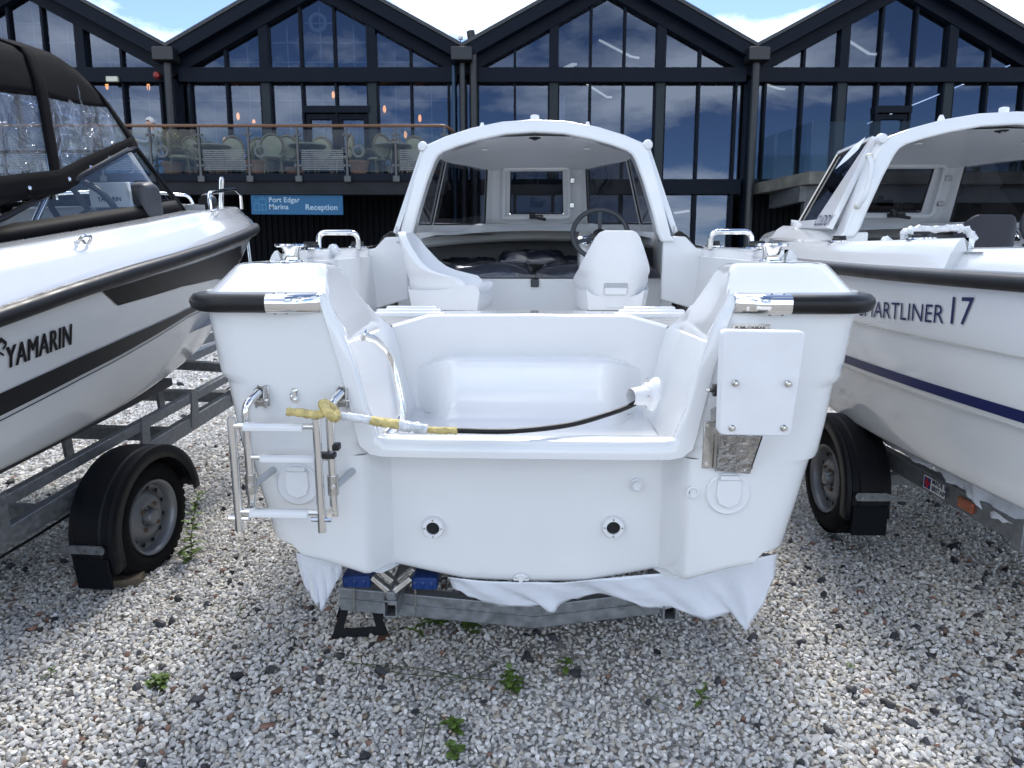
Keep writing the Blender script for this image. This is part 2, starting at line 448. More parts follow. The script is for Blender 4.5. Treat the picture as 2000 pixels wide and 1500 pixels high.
TUBEW = mat('light_tube_glow', (1, 1, 1), 0.3, emit=((1.0, 0.96, 0.85), 0.3))

YF = 18.5
XV = [-15.25, -8.23, -1.19, 5.83, 12.87]
SLP = 0.527
bld = thing('marina_building', 'dark navy marina building with four glazed gables behind the boats', 'building', (0, YF, 0))
def bp(mb, name, m, **k):
    for i, v in enumerate(mb.V): mb.V[i] = (v[0], v[1] - YF, v[2])
    return mb.build(name, m, bld, **k)
PX = [(-3.13, -2.28), (-2.22, -1.41), (-1.19, -.44), (-.38, .38), (.44, 1.19), (1.41, 2.22), (2.28, 3.13)]
for k in range(4):
    cx = (XV[k] + XV[k + 1]) / 2; hw = (XV[k + 1] - XV[k]) / 2
    top = lambda x: 6.65 + SLP * (hw - abs(x))
    for s in (-1, 1):
        for nm, z0, z1, y0, m in (('verge_board', 0.0, -.30, YF - .42, NAVY2), ('rafter_board', -.302, -.60, YF - .16, NAVY)):
            A = [(cx + s * x, y0, top(x) + z0) for x in (hw, 0)]; B = [(cx + s * x, y0, top(x) + z1) for x in (hw, 0)]
            bp(MB().strip(A, B, (0, YF + .1 - y0, 0)), nm, m, sm=0)
        bp(MB().strip([(cx + s * hw, YF - .45, 6.67), (cx, YF - .45, 6.67 + SLP * hw)], [(cx + s * hw, YF + 14, 6.67), (cx, YF + 14, 6.67 + SLP * hw)], (0, 0, .09)), 'roof_slope', SLATE, sm=0)
    bp(MB().box((cx, YF - .06, 6.105), (2 * hw - .3, .26, .33)), 'beam', NAVY2, sm=0)
    for x in (-1.30, 1.30):
        zt = top(1.3) - .55
        bp(MB().box((cx + x, YF - .02, (zt + 6.272) / 2), (.22, .22, zt - 6.272)), 'post', NAVY2, sm=0)
        bp(MB().box((cx + x, YF - .02, 4.78), (.20, .18, 2.31)), 'post', mat('greenish_grey_post', (.02, .027, .032), .5, spec=.2), sm=0)
    for x in (-2.25, -.41, .41, 2.25):
        zt = top(x) - .58
        bp(MB().box((cx + x, YF - .01, (zt + 6.272) / 2), (.06, .14, zt - 6.272)), 'mullion', NAVY, sm=0)
    lowm = [-3.16, -2.25, -1.41, -1.19, -.41, .41, 1.19, 1.41, 2.25, 3.16]
    for x in lowm:
        bp(MB().box((cx + x, YF - .03, 4.78), (.055, .14, 2.31)), 'mullion', NAVY, sm=0)
    for x in (-3.47, 3.47):
        bp(MB().box((cx + x, YF - .03, 3.0), (.09, .24, 6.0)), 'corner_board', NAVY2, sm=0)
    for a, b in PX:
        pa = [(a, 6.272), (b, 6.272), (b, top(b) - .58), (a, top(a) - .58)]
        if a < 0 < b: pa.insert(3, (0, top(0) - .58))
        pa = [(p[0], max(p[1], 6.273)) for p in pa]
        bp(MB().prism(pa, .02, (cx, YF + .04, 0)), 'pane', WGLASS, sm=0)
    door = (k == 1, k == 3)
    for i, (a, b) in enumerate(PX + [(-3.43, -3.19), (3.19, 3.43)]):
        z0 = 3.66
        if (k == 1 and i in (3, 4)) or (k == 3 and i == 3): z0 = 5.40
        bp(MB().prism([(a, z0), (b, z0), (b, 5.92), (a, 5.92)], .02, (cx, YF + .04, 0)), 'pane', WGLASS, sm=0)
    if k in (1, 3):
        x0, x1 = (-.38, 1.19) if k == 1 else (-.40, .40)
        bp(MB().box((cx + (x0 + x1) / 2, YF - .04, 5.32), (x1 - x0 + .1, .16, .16)), 'door_head', NAVY2, sm=0)
        nl = 2 if k == 1 else 1
        for j in range(nl):
            a = x0 + (x1 - x0) * j / nl + .03; b = x0 + (x1 - x0) * (j + 1) / nl - .03
            fr_ = MB()
            for c_, d_ in (((a + .05, 4.42), (.10, 1.58)), ((b - .05, 4.42), (.10, 1.58)), (((a + b) / 2, 5.15), (b - a - .2, .12)), (((a + b) / 2, 3.75), (b - a - .2, .24))):
                fr_.box((cx + c_[0], YF - .02, c_[1]), (d_[0], .09, d_[1]))
            dleaf = bp(fr_, 'door', NAVY, sm=0)
            pn = MB().prism([(a + .1, 3.87), (b - .1, 3.87), (b - .1, 5.09), (a + .1, 5.09)], .02, (cx, .03, 0)).build('pane', WGLASS, dleaf, sm=0)
    bp(MB().box((cx, YF - .05, 3.475), (2 * hw - .3, .24, .36)), 'spandrel', NAVY, sm=0)
    if k == 2:
        for x in (-3.16, -2.25, -1.30, -.41, .41, 1.30, 2.25, 3.16):
            bp(MB().box((cx + x, YF - .03, 1.65), (.08, .16, 3.29)), 'mullion', NAVY, sm=0)
        for a, b in ((-3.12, -2.29), (-2.21, -1.34), (-1.26, -.45), (-.37, .37), (.45, 1.26), (1.34, 2.21), (2.29, 3.12)):
            bp(MB().prism([(a, .15), (b, .15), (b, 3.29), (a, 3.29)], .02, (cx, YF + .04, 0)), 'pane', WGLASS, sm=0)
    else:
        mb = MB(); x = -3.42
        while x < 3.4:
            mb.box((cx + x + .07, YF + .03, 1.64), (.10, .10, 3.28)); mb.box((cx + x + .14, YF + .05, 1.64), (.06, .06, 3.28)); x += .15
        bp(mb, 'boarding', BOARD, sm=0)
    if k in (0, 1):
        mb = MB()
        for a, b in PX:
            m_ = (a + b) / 2
            mb.box((cx + m_, YF + .25, 4.8), (.02, .02, 2.3)); zt = top(m_) - .7
            mb.box((cx + m_, YF + .25, (6.3 + zt) / 2), (.02, .02, zt - 6.3))
            for z in (4.35, 5.05, 5.6): mb.box((cx + m_, YF + .25, z), (b - a, .02, .02))
            for z in (6.5, 6.95, 7.4, 7.8):
                if z < min(top(a), top(b)) - .65: mb.box((cx + m_, YF + .25, z), (b - a, .02, .02))
        bp(mb, 'inner_glazing_bars', mat('pale_glazing_bar', (.65, .68, .72), .5), sm=0)
# inside: floor, rear wall, a white partition
bp(MB().box((-1.2, YF + 4.4, 3.40), (28, 8.4, .2)), 'upper_floor', INTD, sm=0)
bp(MB().box((-1.2, YF + 8.6, 4.2), (28, .2, 8.4)), 'rear_wall', INTD, sm=0)
bp(MB().box((1.18, YF + 1.4, 4.7), (.42, .5, 2.4)), 'partition', INTW, sm=0)
bp(MB().box((-.35, YF + 2.4, 4.2), (1.0, .1, 1.4)), 'partition', INTW, sm=0)
for x in (-15.25, 12.87): bp(MB().box((x, YF + 4.3, 3.3), (.2, 8.8, 6.6)), 'end_wall', NAVY, sm=0)
for i, x in enumerate(XV[1:4]):
    bp(MB().box((x, YF - .42, 6.47), (.50, .42, .30)), 'gutter_box', PIPE, bev=.02)
    bp(MB().tube([(x, YF - .38, 6.3), (x, YF - .38, 0)], .10 if i != 1 else .07, 12), 'downpipe', PIPE)
    if i == 1:
        bp(MB().tube([(x - .22, YF - .2, 6.3), (x - .22, YF - .2, 0)], .05, 10), 'downpipe', BLUEP)
        bp(MB().tube([(x + .2, YF - .3, 7.05), (x + .26, YF - .3, 6.7), (x + .26, YF - .3, 0)], .10, 12), 'vent_pipe', PIPE)
bp(MB().lathe([(.07, 0), (.09, .05), (.07, .12), (.02, .15)], (XV[1] - .3, YF - .25, 6.05), (0, -1, 0), 14), 'alarm_bell', mat('red_alarm', (.25, .015, .015), .4))
bp(MB().box((-9.65, YF - .24, 5.98), (.28, .08, .12)), 'bulkhead_light', mat('cream_diffuser', (.6, .6, .48), .5), bev=.01)

# left balcony
YB = 16.2
bp(MB().box((-8.2, (YB + YF) / 2 + .05, 3.44), (13.4, YF - YB - .25, .12)), 'balcony_deck', CONC, sm=0)
bp(MB().box((-8.2, YB + .02, 3.44), (13.5, .04, .16)), 'balcony_fascia', NAVY2, sm=0)
bp(MB().box((-8.2, YB + .14, 3.21), (13.5, .12, .29)).box((-8.2, YB + .08, 3.085), (13.5, .24, .03)), 'balcony_beam', mat('weathered_steel_beam', (.014, .016, .020), .5, spec=.2, var=.35, vscale=2.5), sm=0)
posts = [-1.46 - 1.064 * i for i in range(11)]
for i, x in enumerate(posts):
    p = bp(MB().box((x, YB - .03, 3.92), (.045, .05, 1.12)).box((x, YB - .035, 3.40), (.14, .05, .12)), 'balustrade_post', mat('dull_steel_post', (.09, .095, .10), .5, .5), sm=0)
    for z in (3.68, 4.32):
        for sx in (-1, 1): MB().lathe([(.03, -.03), (.03, .03)], (x + sx * .055, YB - .03 - YF, z), (0, 1, 0), 10).build('glass_clamp', mat('dull_steel_post', (.16, .17, .18)), p)
for i in range(10):
    x0, x1 = posts[i + 1] + .05, posts[i] - .05
    g = bp(MB().box(((x0 + x1) / 2, YB - .03, 3.99), (x1 - x0, .014, .88)), 'balustrade_panel', BGLASS, sm=0)
    if i % 2 == 0:
        mb = MB()
        for j in range(10): mb.box(((x0 + x1) / 2, YB - .042 - YF, 3.60 + j * .044), (x1 - x0 - .06, .004, .022))
        mb.build('frosted_stripes', FROST, g, sm=0)
    if i in (1, 3, 5):
        MB().lathe([(.09, 0), (.135, 0), (.135, .006), (.09, .006), (.09, 0)], ((x0 + x1) / 2 - .28, YB - .045 - YF, 3.98), (0, 1, 0), 24, cap=False).build('ring_sticker', mat('faint_ring_vinyl', (.10, .11, .115), .6), g)
bp(MB().tube(rnd([(-12.2, YB - .03, 4.51), (-1.44, YB - .03, 4.51), (-1.30, YB + .25, 4.45), (-1.30, YF - .1, 4.45)], .12), .032, 10), 'handrail', WOODR)

# right balcony, glass edge to edge on a concrete slab
def quad_panel(a, b, z0, z1, t=.014):
    d = (Vector(b) - Vector(a)).normalized(); n = Vector((-d.y, d.x, 0)) * t
    return MB().prism([(0, z0), ((Vector(b) - Vector(a)).length, z0), ((Vector(b) - Vector(a)).length, z1), (0, z1)], t, (a[0], a[1], 0), d, (0, 0, 1))
ca, cb = (6.10, YF - .2, 0), (6.52, YB, 0)
for i in range(3):
    a = Vector(ca).lerp(Vector(cb), i / 3 + .01); b = Vector(ca).lerp(Vector(cb), (i + 1) / 3 - .01)
    bp(quad_panel(a, b, 3.56, 4.60), 'balustrade_panel', BGLASS, sm=0)
for i in range(4): bp(quad_panel((6.54 + 1.55 * i, YB, 0), (6.54 + 1.55 * i + 1.52, YB, 0), 3.56, 4.60), 'balustrade_panel', BGLASS, sm=0)
bp(MB().prism([(6.0, YF - .15), (6.47, YB - .08), (12.8, YB - .08), (12.8, YF - .15)], -.26, (0, 0, 3.55), (1, 0, 0), (0, 1, 0)), 'balcony_slab', CONC, sm=0)
bp(MB().box((9.7, YB + .3, 3.1), (6.3, .16, .36)).box((6.45, YF - 1.2, 3.1), (.16, 1.9, .34)), 'balcony_beam', mat('grey_steel_beam', (.07, .075, .08), .5, var=.3), sm=0)
for x in (6.6, 9.6, 12.4): bp(MB().box((x, YB + .3, 1.46), (.18, .18, 2.92)), 'balcony_column', mat('grey_steel_beam', (.07, .075, .08)), sm=0)

# ------------------------------------------------------------------ things on and in the building
sg = thing('reception_sign', 'bright blue hanging sign reading Port Edgar Marina Reception', 'sign', (-4.74, YB + .05, 2.85), (0, R_(.3), 0))
MB().box((0, 0, 0), (2.02, .05, .42)).build('sign_board', mat('sign_blue', (.0, .085, .20), .5, var=.03), sg, bev=.004)
SW = mat('sign_lettering', (.40, .52, .60), .6)
for tx, x, y, sz in (('Port Edgar', -.62, .055, .155), ('Marina', -.62, -.095, .155), ('Reception', .18, -.105, .172)):
    text('lettering', tx, sz, SW, sg, plane_map((x, -.029, y), (1, 0, 0), (0, 0, 1)), bold=.002, space=1.02)
mb = MB()
for q, (x0, z0, x1, z1) in enumerate([(-.94, -.12, -.94, .03), (-.94, .03, -.84, .03), (-.84, -.12, -.84, .12), (-.84, .12, -.68, .12), (-.68, .12, -.68, -.12), (-.94, -.12, -.68, -.12), (-.80, .16, -.72, .16), (-.84, .0, -.68, .0), (-.9, .12, -.9, .07), (-.76, -.12, -.76, .0)]):
    mb.bar((x0, -.028, z0), (x1, -.028, z1), .010, .003, (0, 1, 0))
mb.build('emblem', mat('sign_pale_blue', (.06, .25, .40), .6), sg, sm=0)
MB().bar((-.7, 0, .21), (-.7, 0, .24), .02, .02, (0, 1, 0)).bar((.7, 0, .21), (.7, 0, .24), .02, .02, (0, 1, 0)).build('hanger', BLACKP, sg)

lb = MB()
lb.lathe([(.19 + .05 * math.cos(a), .05 * math.sin(a)) for a in [2 * math.pi * i / 10 for i in range(11)]], (0, 0, 0), (0, 1, 0), 28, cap=False)
lo = lb.build('lifebuoy', mat('off_white_buoy', (.55, .57, .58), .5)); lo.location = (-4.76, YF + .25, 7.42)
tag(lo, 'white ring lifebuoy hung in the apex pane of the gable above the blue sign', 'lifebuoy')

def pendant(px, py, Y, label):
    p = WF.v(px, py, Y)
    t = thing('pendant_lamp', label, 'lamp', p, group='pendant bulbs inside the restaurant')
    MB().lathe([(.004, .12), (.03, .10), (.045, .02), (.03, -.05), (.004, -.07)], n=10).build('bulb', LAMPW, t)
    MB().tube([(0, 0, .12), (0, 0, 1.0)], .008, 6).build('flex', BLACKP, t)
for a in [(209, 170, 20.5, 'glowing amber pendant bulb just above the grey canopy, left of two'), (290, 172, 20.5, 'glowing amber pendant bulb just above the grey canopy, right of two'),
          (465, 229, 20, 'orange pendant bulb above the balcony rail, left of a close pair'), (496, 242, 20, 'orange pendant bulb low at the handrail, right of a close pair'),
          (651, 187, 21, 'single high orange pendant bulb over the glazed double door'), (751, 215, 20, 'orange pendant bulb, upper of those at the gable right end'),
          (820, 233, 20, 'orange pendant bulb nearest the right end of the brown handrail'), (439, 277, 19.6, 'orange bulb seen through balustrade beside the left wicker chair'),
          (792, 265, 19.6, 'orange bulb seen through the balustrade near its right end')]: pendant(*a)
def ceiling_lamp(a, b, label, w=.16):
    A, B_ = Vector(WF.v(*a)), Vector(WF.v(*b))
    t = thing('ceiling_light', label, 'light', (A + B_) / 2, group='strip lights inside the gables')
    d = (B_ - A) / 2
    MB().bar(-d, d, w, .05).build('diffuser', TUBEW, t, sm=0)
    MB().bar(-d + Vector((0, 0, .05)), d + Vector((0, 0, .05)), w * .6, .05).build('housing', DGREY, t, sm=0)
ceiling_lamp((1178, 80, 21.0), (1240, 112, 19.8), 'long bright strip light in the top of the centre gable', .3)
ceiling_lamp((1150, 165, 22.5), (1190, 190, 21), 'strip light below the beam of the centre gable')
ceiling_lamp((1105, 133, 23), (1122, 125, 22), 'short strip light at left of the centre gable above the beam')
ceiling_lamp((1662, 78, 21), (1706, 106, 20), 'bright strip light in the top of the right gable', .3)
ceiling_lamp((1497, 164, 22), (1528, 174, 21), 'small strip light at the left side of the right gable')
ceiling_lamp((1318, 416, 21), (1345, 412, 20.6), 'orange tinted strip light on the ground floor right of the roof', .08)

an = thing('weather_mast', 'thin weather mast with small white sensor in the roof valley', 'antenna', (XV[2] - .05, YF - .1, 6.6))
MB().tube([(0, 0, 0), (0, 0, .32)], .012, 6).build('mast', BSTEEL, an)
MB().lathe([(.01, 0), (.06, .03), (.06, .09), (.02, .12)], (0, 0, .3), n=12).build('sensor', PLASTIC, an)
for x in (-.09, .11): MB().tube([(x, 0, .1), (x, 0, .95)], .004, 5).build('whip_aerial', BSTEEL, an)
MB().tube([(-.09, 0, .12), (.11, 0, .12)], .01, 6).build('cross_arm', BSTEEL, an)

# balcony furniture
WICK = mat('brown_wicker', (.17, .13, .085), .7, var=.35, vscale=40, bump=.5, bscale=120)
CREAM = mat('cream_cushion', (.33, .30, .22), .8, var=.08)
ZB = 3.50
def chair(px, Y, rz, label):
    x = WF.v(px, 290, Y)[0]
    t = thing('bistro_chair', label, 'chair', (x, Y, ZB), (0, 0, R_(rz)), 'wicker chairs on the balcony')
    ring = [(.24 * math.cos(a), .20, .70 + .27 * math.sin(a)) for a in [2 * math.pi * i / 20 for i in range(20)]]
    MB().tube(ring, .028, 6, closed=True).build('back_frame', WICK, t)
    MB().lathe([(.21, -.012), (.22, 0), (.21, .012)], (0, .20, .70), (0, 1, 0), 20, sx=1.12).build('back_pad', CREAM, t)
    MB().lathe([(.20, .40), (.23, .42), (.23, .45), (.20, .47)], (0, 0, 0), n=20).build('seat', CREAM, t)
    for sx in (-1, 1):
        for sy in (-1, 1): MB().tube([(sx * .16, sy * .16, .41), (sx * .2, sy * .21, 0)], .016, 6).build('leg', WICK, t)
        MB().tube(rnd([(sx * .22, .19, .62), (sx * .27, -.05, .64), (sx * .2, -.18, .44)], .08), .016, 6).build('arm', WICK, t)
ch = [(383, 17.2, 60, 'cream backed wicker chair farthest left, beside the potted bush'), (460, 17.4, 185, 'round backed wicker chair second from the left behind frosted stripes'),
      (532, 16.7, 20, 'low cream padded chair facing the rail near the grasses'), (563, 17.3, 190, 'round backed wicker chair left of the double door'),
      (632, 17.5, 182, 'round backed wicker chair in front of the double door'), (735, 17.1, 230, 'turned wicker chair with striped cushion right of the door'),
      (812, 17.4, 180, 'round backed wicker chair at the right end, next to the white roof')]
ch += [(350, 16.75, 110, 'wicker chair half hidden behind the bushy shrub pot'), (505, 17.6, 200, 'wicker chair at the back behind the spiky grass'), (668, 16.9, 300, 'wicker chair turned sideways just left of the tall dry grass'), (782, 17.7, 150, 'wicker chair at the back near the right end of the rail')]
for c in ch: chair(*c)
def table(px, Y, label):
    x = WF.v(px, 290, Y)[0]
    t = thing('bistro_table', label, 'table', (x, Y, ZB), group='round tables on the balcony')
    MB().lathe([(.40, .70), (.42, .715), (.42, .74), (.40, .75)], n=24).build('table_top', mat('grey_table_top', (.22, .21, .19), .4), t)
    MB().lathe([(.03, .03), (.03, .70)], n=10).build('column', BLACKP, t)
    MB().lathe([(.22, 0), (.22, .02), (.05, .05)], n=16).build('base', BLACKP, t)
table(415, 17.1, 'round balcony table between the two left wicker chairs'); table(600, 17.0, 'round balcony table left of the double door'); table(768, 17.0, 'round balcony table nearest the right end')
POT = mat('terracotta_pot', (.26, .12, .075), .8, var=.15)
def leafmat(n, c): return mat(n, c, .5, var=.3, vscale=9)
def blade(mb, o, d, L, w, droop, n=5):
    o = Vector(o); d = Vector(d).normalized(); side = d.cross(Vector((0, 0, 1))).normalized(); A, B = [], []
    for i in range(n + 1):
        t = i / n; p = o + d * L * t - Vector((0, 0, droop * t * t)); ww = w * (1 - t) ** .6 * (.5 + t if t < .5 else 1)
        A.append(p - side * ww); B.append(p + side * ww)
    mb.grid([A, B])
def potted(px, Y, kind, label, seed):
    rg = random.Random(seed); x = WF.v(px, 290, Y)[0]
    t = thing('potted_plant', label, 'plant', (x, Y, ZB), group='potted plants on the balcony')
    MB().lathe([(.15, 0), (.22, .30), (.24, .30), (.24, .36), (.20, .36), (.19, .3)], n=18).build('pot', POT, t)
    mb = MB()
    if kind == 'grass':
        for _ in range(70):
            a = rg.uniform(0, 6.28); e = rg.uniform(.9, 1.5)
            blade(mb, (rg.uniform(-.08, .08), rg.uniform(-.08, .08), .3), (math.cos(a) * math.cos(e), math.sin(a) * math.cos(e), math.sin(e)), rg.uniform(.4, .75), .012, rg.uniform(.05, .35))
        mb.build('blades', leafmat('dry_grass_green', (.11, .12, .05)), t, sm=0)
    else:
        MB().tube([(0, 0, .3), (.02, 0, .6), (0, .02, .9)], [.03, .025, .015], 6).build('stem', mat('bark', (.08, .06, .04), .9), t)
        for _ in range(520):
            q = Vector((rg.gauss(0, 1), rg.gauss(0, 1), rg.gauss(0, 1))).normalized() * rg.uniform(.45, 1)
            p = Vector((q.x * .36, q.y * .34, .78 + q.z * .34)); d = Vector((q.x + rg.uniform(-.5, .5), q.y + rg.uniform(-.5, .5), rg.uniform(-.2, .9)))
            blade(mb, p, d, rg.uniform(.07, .13), .022, .02, 2)
        mb.build('leaves', leafmat('yellow_green_leaf', (.20, .19, .045)), t, sm=0)
potted(335, 17.0, 'bush', 'bushy yellow green potted shrub at the left of the balcony', 1)
potted(497, 16.8, 'grass', 'spiky grass plant in a pot behind the left balustrade', 2)
potted(700, 16.8, 'grass', 'tall dry grass in a terracotta pot right of the door', 3)
potted(575, 17.9, 'bush', 'dark bushy potted plant at the back left of the door', 5)
potted(845, 17.6, 'grass', 'spiky grass pot in the corner beside the white roof', 6)
potted(380, 17.8, 'bush', 'second bushy plant behind the leftmost chair', 7)
potted(425, 17.7, 'grass', 'small grass plant in a pot behind the left table', 4)

def person():
    p0 = WF.v(300, 300, 16.95)
    t = thing('person', 'person in pale grey top with white hair seated at the balcony rail', 'person', (p0[0], 16.95, ZB), (0, 0, R_(-65)))
    # facing -Y locally: pelvis, spine, head; arms rest forward, fingers closed on a cup
    V, E, Rr = [], [], []
    def v(p, r, par=None):
        V.append(p); Rr.append(r)
        if par is not None: E.append((par, len(V) - 1))
        return len(V) - 1
    pel = v((0, 0, .50), .15); sp = v((0, .02, .70), .15, pel); chs = v((0, .01, .92), .165, sp); nk = v((0, -.01, 1.07), .06, chs); hb = v((0, -.03, 1.15), .085, nk); ht = v((0, -.035, 1.26), .082, hb)
    v((0, -.125, 1.19), .018, hb)
    for s in (-1, 1):
        v((s * .085, -.02, 1.19), .016, hb)
        sh = v((s * .18, .01, .98), .065, chs); el = v((s * .23, -.10, .74), .048, sh); wr = v((s * .13, -.33, .80), .03, el); pm = v((s * .10, -.40, .81), .034, wr)
        for k in range(4):
            f1 = v((s * (.125 - .022 * k), -.455, .82), .011, pm); f2 = v((s * (.11 - .022 * k), -.485 + .006 * abs(k - 1.5), .80), .009, f1)
        th = v((s * .06, -.41, .83), .011, pm); v((s * .045, -.45, .82), .009, th)
        hp = v((s * .10, -.02, .47), .10, pel); kn = v((s * .13, -.42, .50), .07, hp); an_ = v((s * .13, -.40, .10), .045, kn); v((s * .13, -.52, .05), .04, an_)
    me = bpy.data.meshes.new('body'); me.from_pydata(V, E, [])
    o = bpy.data.objects.new('body', me); COL.objects.link(o); o.parent = t
    o.modifiers.new('skin', 'SKIN')
    for i, s in enumerate(me.skin_vertices[0].data): s.radius = (Rr[i], Rr[i]); s.use_root = (i == 0)
    q = o.modifiers.new('smooth', 'SUBSURF'); q.levels = q.render_levels = 2
    m = mat('skin', (.50, .30, .22), .6); me.materials.append(m)
    n, l = m.node_tree.nodes, m.node_tree.links
    tc = n.new('ShaderNodeTexCoord'); sx = n.new('ShaderNodeSeparateXYZ'); l.new(tc.outputs['Object'], sx.inputs[0])
    gt = n.new('ShaderNodeMath'); gt.operation = 'LESS_THAN'; gt.inputs[1].default_value = 1.05; l.new(sx.outputs['Z'], gt.inputs[0])
    g2 = n.new('ShaderNodeMath'); g2.operation = 'GREATER_THAN'; g2.inputs[1].default_value = -.31; l.new(sx.outputs['Y'], g2.inputs[0])
    g3 = n.new('ShaderNodeMath'); g3.operation = 'LESS_THAN'; g3.inputs[1].default_value = .62; l.new(sx.outputs['Z'], g3.inputs[0])
    g4 = n.new('ShaderNodeMath'); g4.operation = 'MAXIMUM'; l.new(g2.outputs[0], g4.inputs[0]); l.new(g3.outputs[0], g4.inputs[1])
    mu = n.new('ShaderNodeMath'); mu.operation = 'MULTIPLY'; l.new(gt.outputs[0], mu.inputs[0]); l.new(g4.outputs[0], mu.inputs[1])
    mx = n.new('ShaderNodeMix'); mx.data_type = 'RGBA'; mx.inputs['A'].default_value = (.50, .30, .22, 1); mx.inputs['B'].default_value = (.33, .37, .43, 1)
    l.new(mu.outputs[0], mx.inputs['Factor']); l.new(mx.outputs['Result'], n['Principled BSDF'].inputs['Base Color'])
    rows = []
    for i in range(7):
        e = i / 6 * 1.75
        rows.append([(.098 * math.sin(e) * math.cos(a), -.02 + .105 * math.sin(e) * math.sin(a) + (.012 if e > 1 else 0), 1.235 + .115 * math.cos(e) + (.05 if math.sin(a) < -.3 and e > 1.2 else 0)) for a in [2 * math.pi * k / 16 for k in range(16)]])
    MB().grid(rows, wrap=True).build('hair', mat('white_hair', (.62, .61, .58), .8, bump=.4, bscale=120), t)
person()

# ================================================================== THE WHITE CUDDY BOATS
MF = Frame(0.04, 2.15, 0.0, 2.5, 2.0)           # the boat in the middle, stern to the camera
RF = Frame(2.57, 2.02, 0.05, 1.0, 1.1)          # the boat on the right, same mould
HZ = [(.575, .812), (.60, .826), (.66, .838), (.76, .863), (.862, .884), (.876, .889), (.884, .905), (.90, .911), (1.0, .926), (1.098, .938), (1.112, .941), (1.122, .956), (1.14, .961), (1.21, .970), (1.30, .982), (1.385, .990)]
def hullW(z): return interp(z, [a for a, b in HZ], [b for a, b in HZ])
def zrail(v): return 1.365 + .006 * v + .006 * v * v
def plan(c): return 1 + .045 * math.sin(min(1, c / .5) * math.pi) * (1 if c < .5 else 0) - max(0, (c - .42) / .58) ** 2.3
def zb(u): return interp(abs(u), [0, .2, .45, .51, .63, .767, .81], [.412, .417, .472, .484, .523, .556, .575])
def vf(u): return .11 * (1 - sstep(.432, .508, abs(u)))
ULIP_Z = [.885, .892, .917, .965, 1.022, 1.16, 1.264, 1.34, 1.40]
ULIP_U = [.44, .475, .504, .516, .526, .554, .581, .607, .615]
def hull_side(v, z, sgn):
    """a point on the topside at station v and height z (straight part of the side)"""
    t = (z - .575) / (1.385 - .575); c = v / (4.4 + .6 * t)
    return Vector((sgn * hullW(z) * plan(c), v, z + (zrail(v) - zrail(0)) * t))

def hull_half_rows():
    cc = [.05, .1, .16, .22, .3, .38, .46, .54, .62, .7, .77, .83, .88, .92, .955, .98, 1.0]
    r = .11
    def tail(z, t):
        w = hullW(z); o = []
        for k in range(1, 7):
            a = k / 6 * math.pi / 2; o.append((w - r + r * math.sin(a), r - r * math.cos(a), z))
        for c in cc:
            vv = max(c * (4.4 + .6 * t), r + .02)
            o.append((w * plan(c) if c < 1 else 0, vv, z + (zrail(vv) - zrail(0)) * t + (.40 * c ** 4) * (1 - t)))
        return o
    lows, ups = [], []
    ucol = [0, .1, .2, .3, .37, .42, .435, .45, .465, .48, .495, .51, .56, .63]
    for tz in [0, .02, .05] + [(z - .575) / .31 for z, w in HZ[1:7]] + [1.0]:
        z = .575 + .31 * tz; t = (z - .575) / .81; off = .028 if tz == 0 else (.008 if tz == .02 else 0)
        w = hullW(z)
        row = [(u, vf(u) + off, zb(u) + (.885 - zb(u)) * tz) for u in ucol + [w - r]]
        tl = tail(z, t)
        if off: tl = [(p[0] - off * .8 * (1 if p[0] > .05 else 0), p[1] + (off if i < 4 else 0), p[2]) for i, p in enumerate(tl)]
        lows.append(row + tl)
    for z in [.885, .90, .93, 1.0, 1.05, 1.098, 1.112, 1.122, 1.14, 1.21, 1.30, 1.385]:
        t = (z - .575) / .81; w = hullW(z); u0 = interp(z, ULIP_Z, ULIP_U)
        ups.append([(u0 + (w - r - u0) * k / 8, vf(u0 + (w - r - u0) * k / 8), z) for k in range(9)] + tail(z, t))
    return lows, ups

def mirror(rows): return [[(-p[0], p[1], p[2]) for p in r] for r in rows]

def pod_f(z): return interp(z, [.90, .93, .97, 1.03, 1.13, 1.20, 1.25, 1.30, 1.345, 1.372, 1.418, 1.452, 1.460, 1.465], [.438, .446, .462, .485, .505, .521, .537, .557, .577, .588, .600, .608, .612, .618])
def pod_zt(v): return interp(v, [-.003, .052, .088, .098, .112, .2, .23, .26, .29, .32, .36, .4, .46, .5], [1.372, 1.418, 1.452, 1.460, 1.465, 1.463, 1.456, 1.443, 1.422, 1.398, 1.362, 1.322, 1.257, 1.22])
def pod_um(v): return .92 if v > .242 else .79 + .13 * math.sin(math.acos(max(-1, min(1, 1 - (v - .112) / .13))))
def zg(v): return interp(v, [0, .6, 2.0, 2.8, 3.6, 5.0], [1.495, 1.50, 1.506, 1.54, 1.585, 1.70])

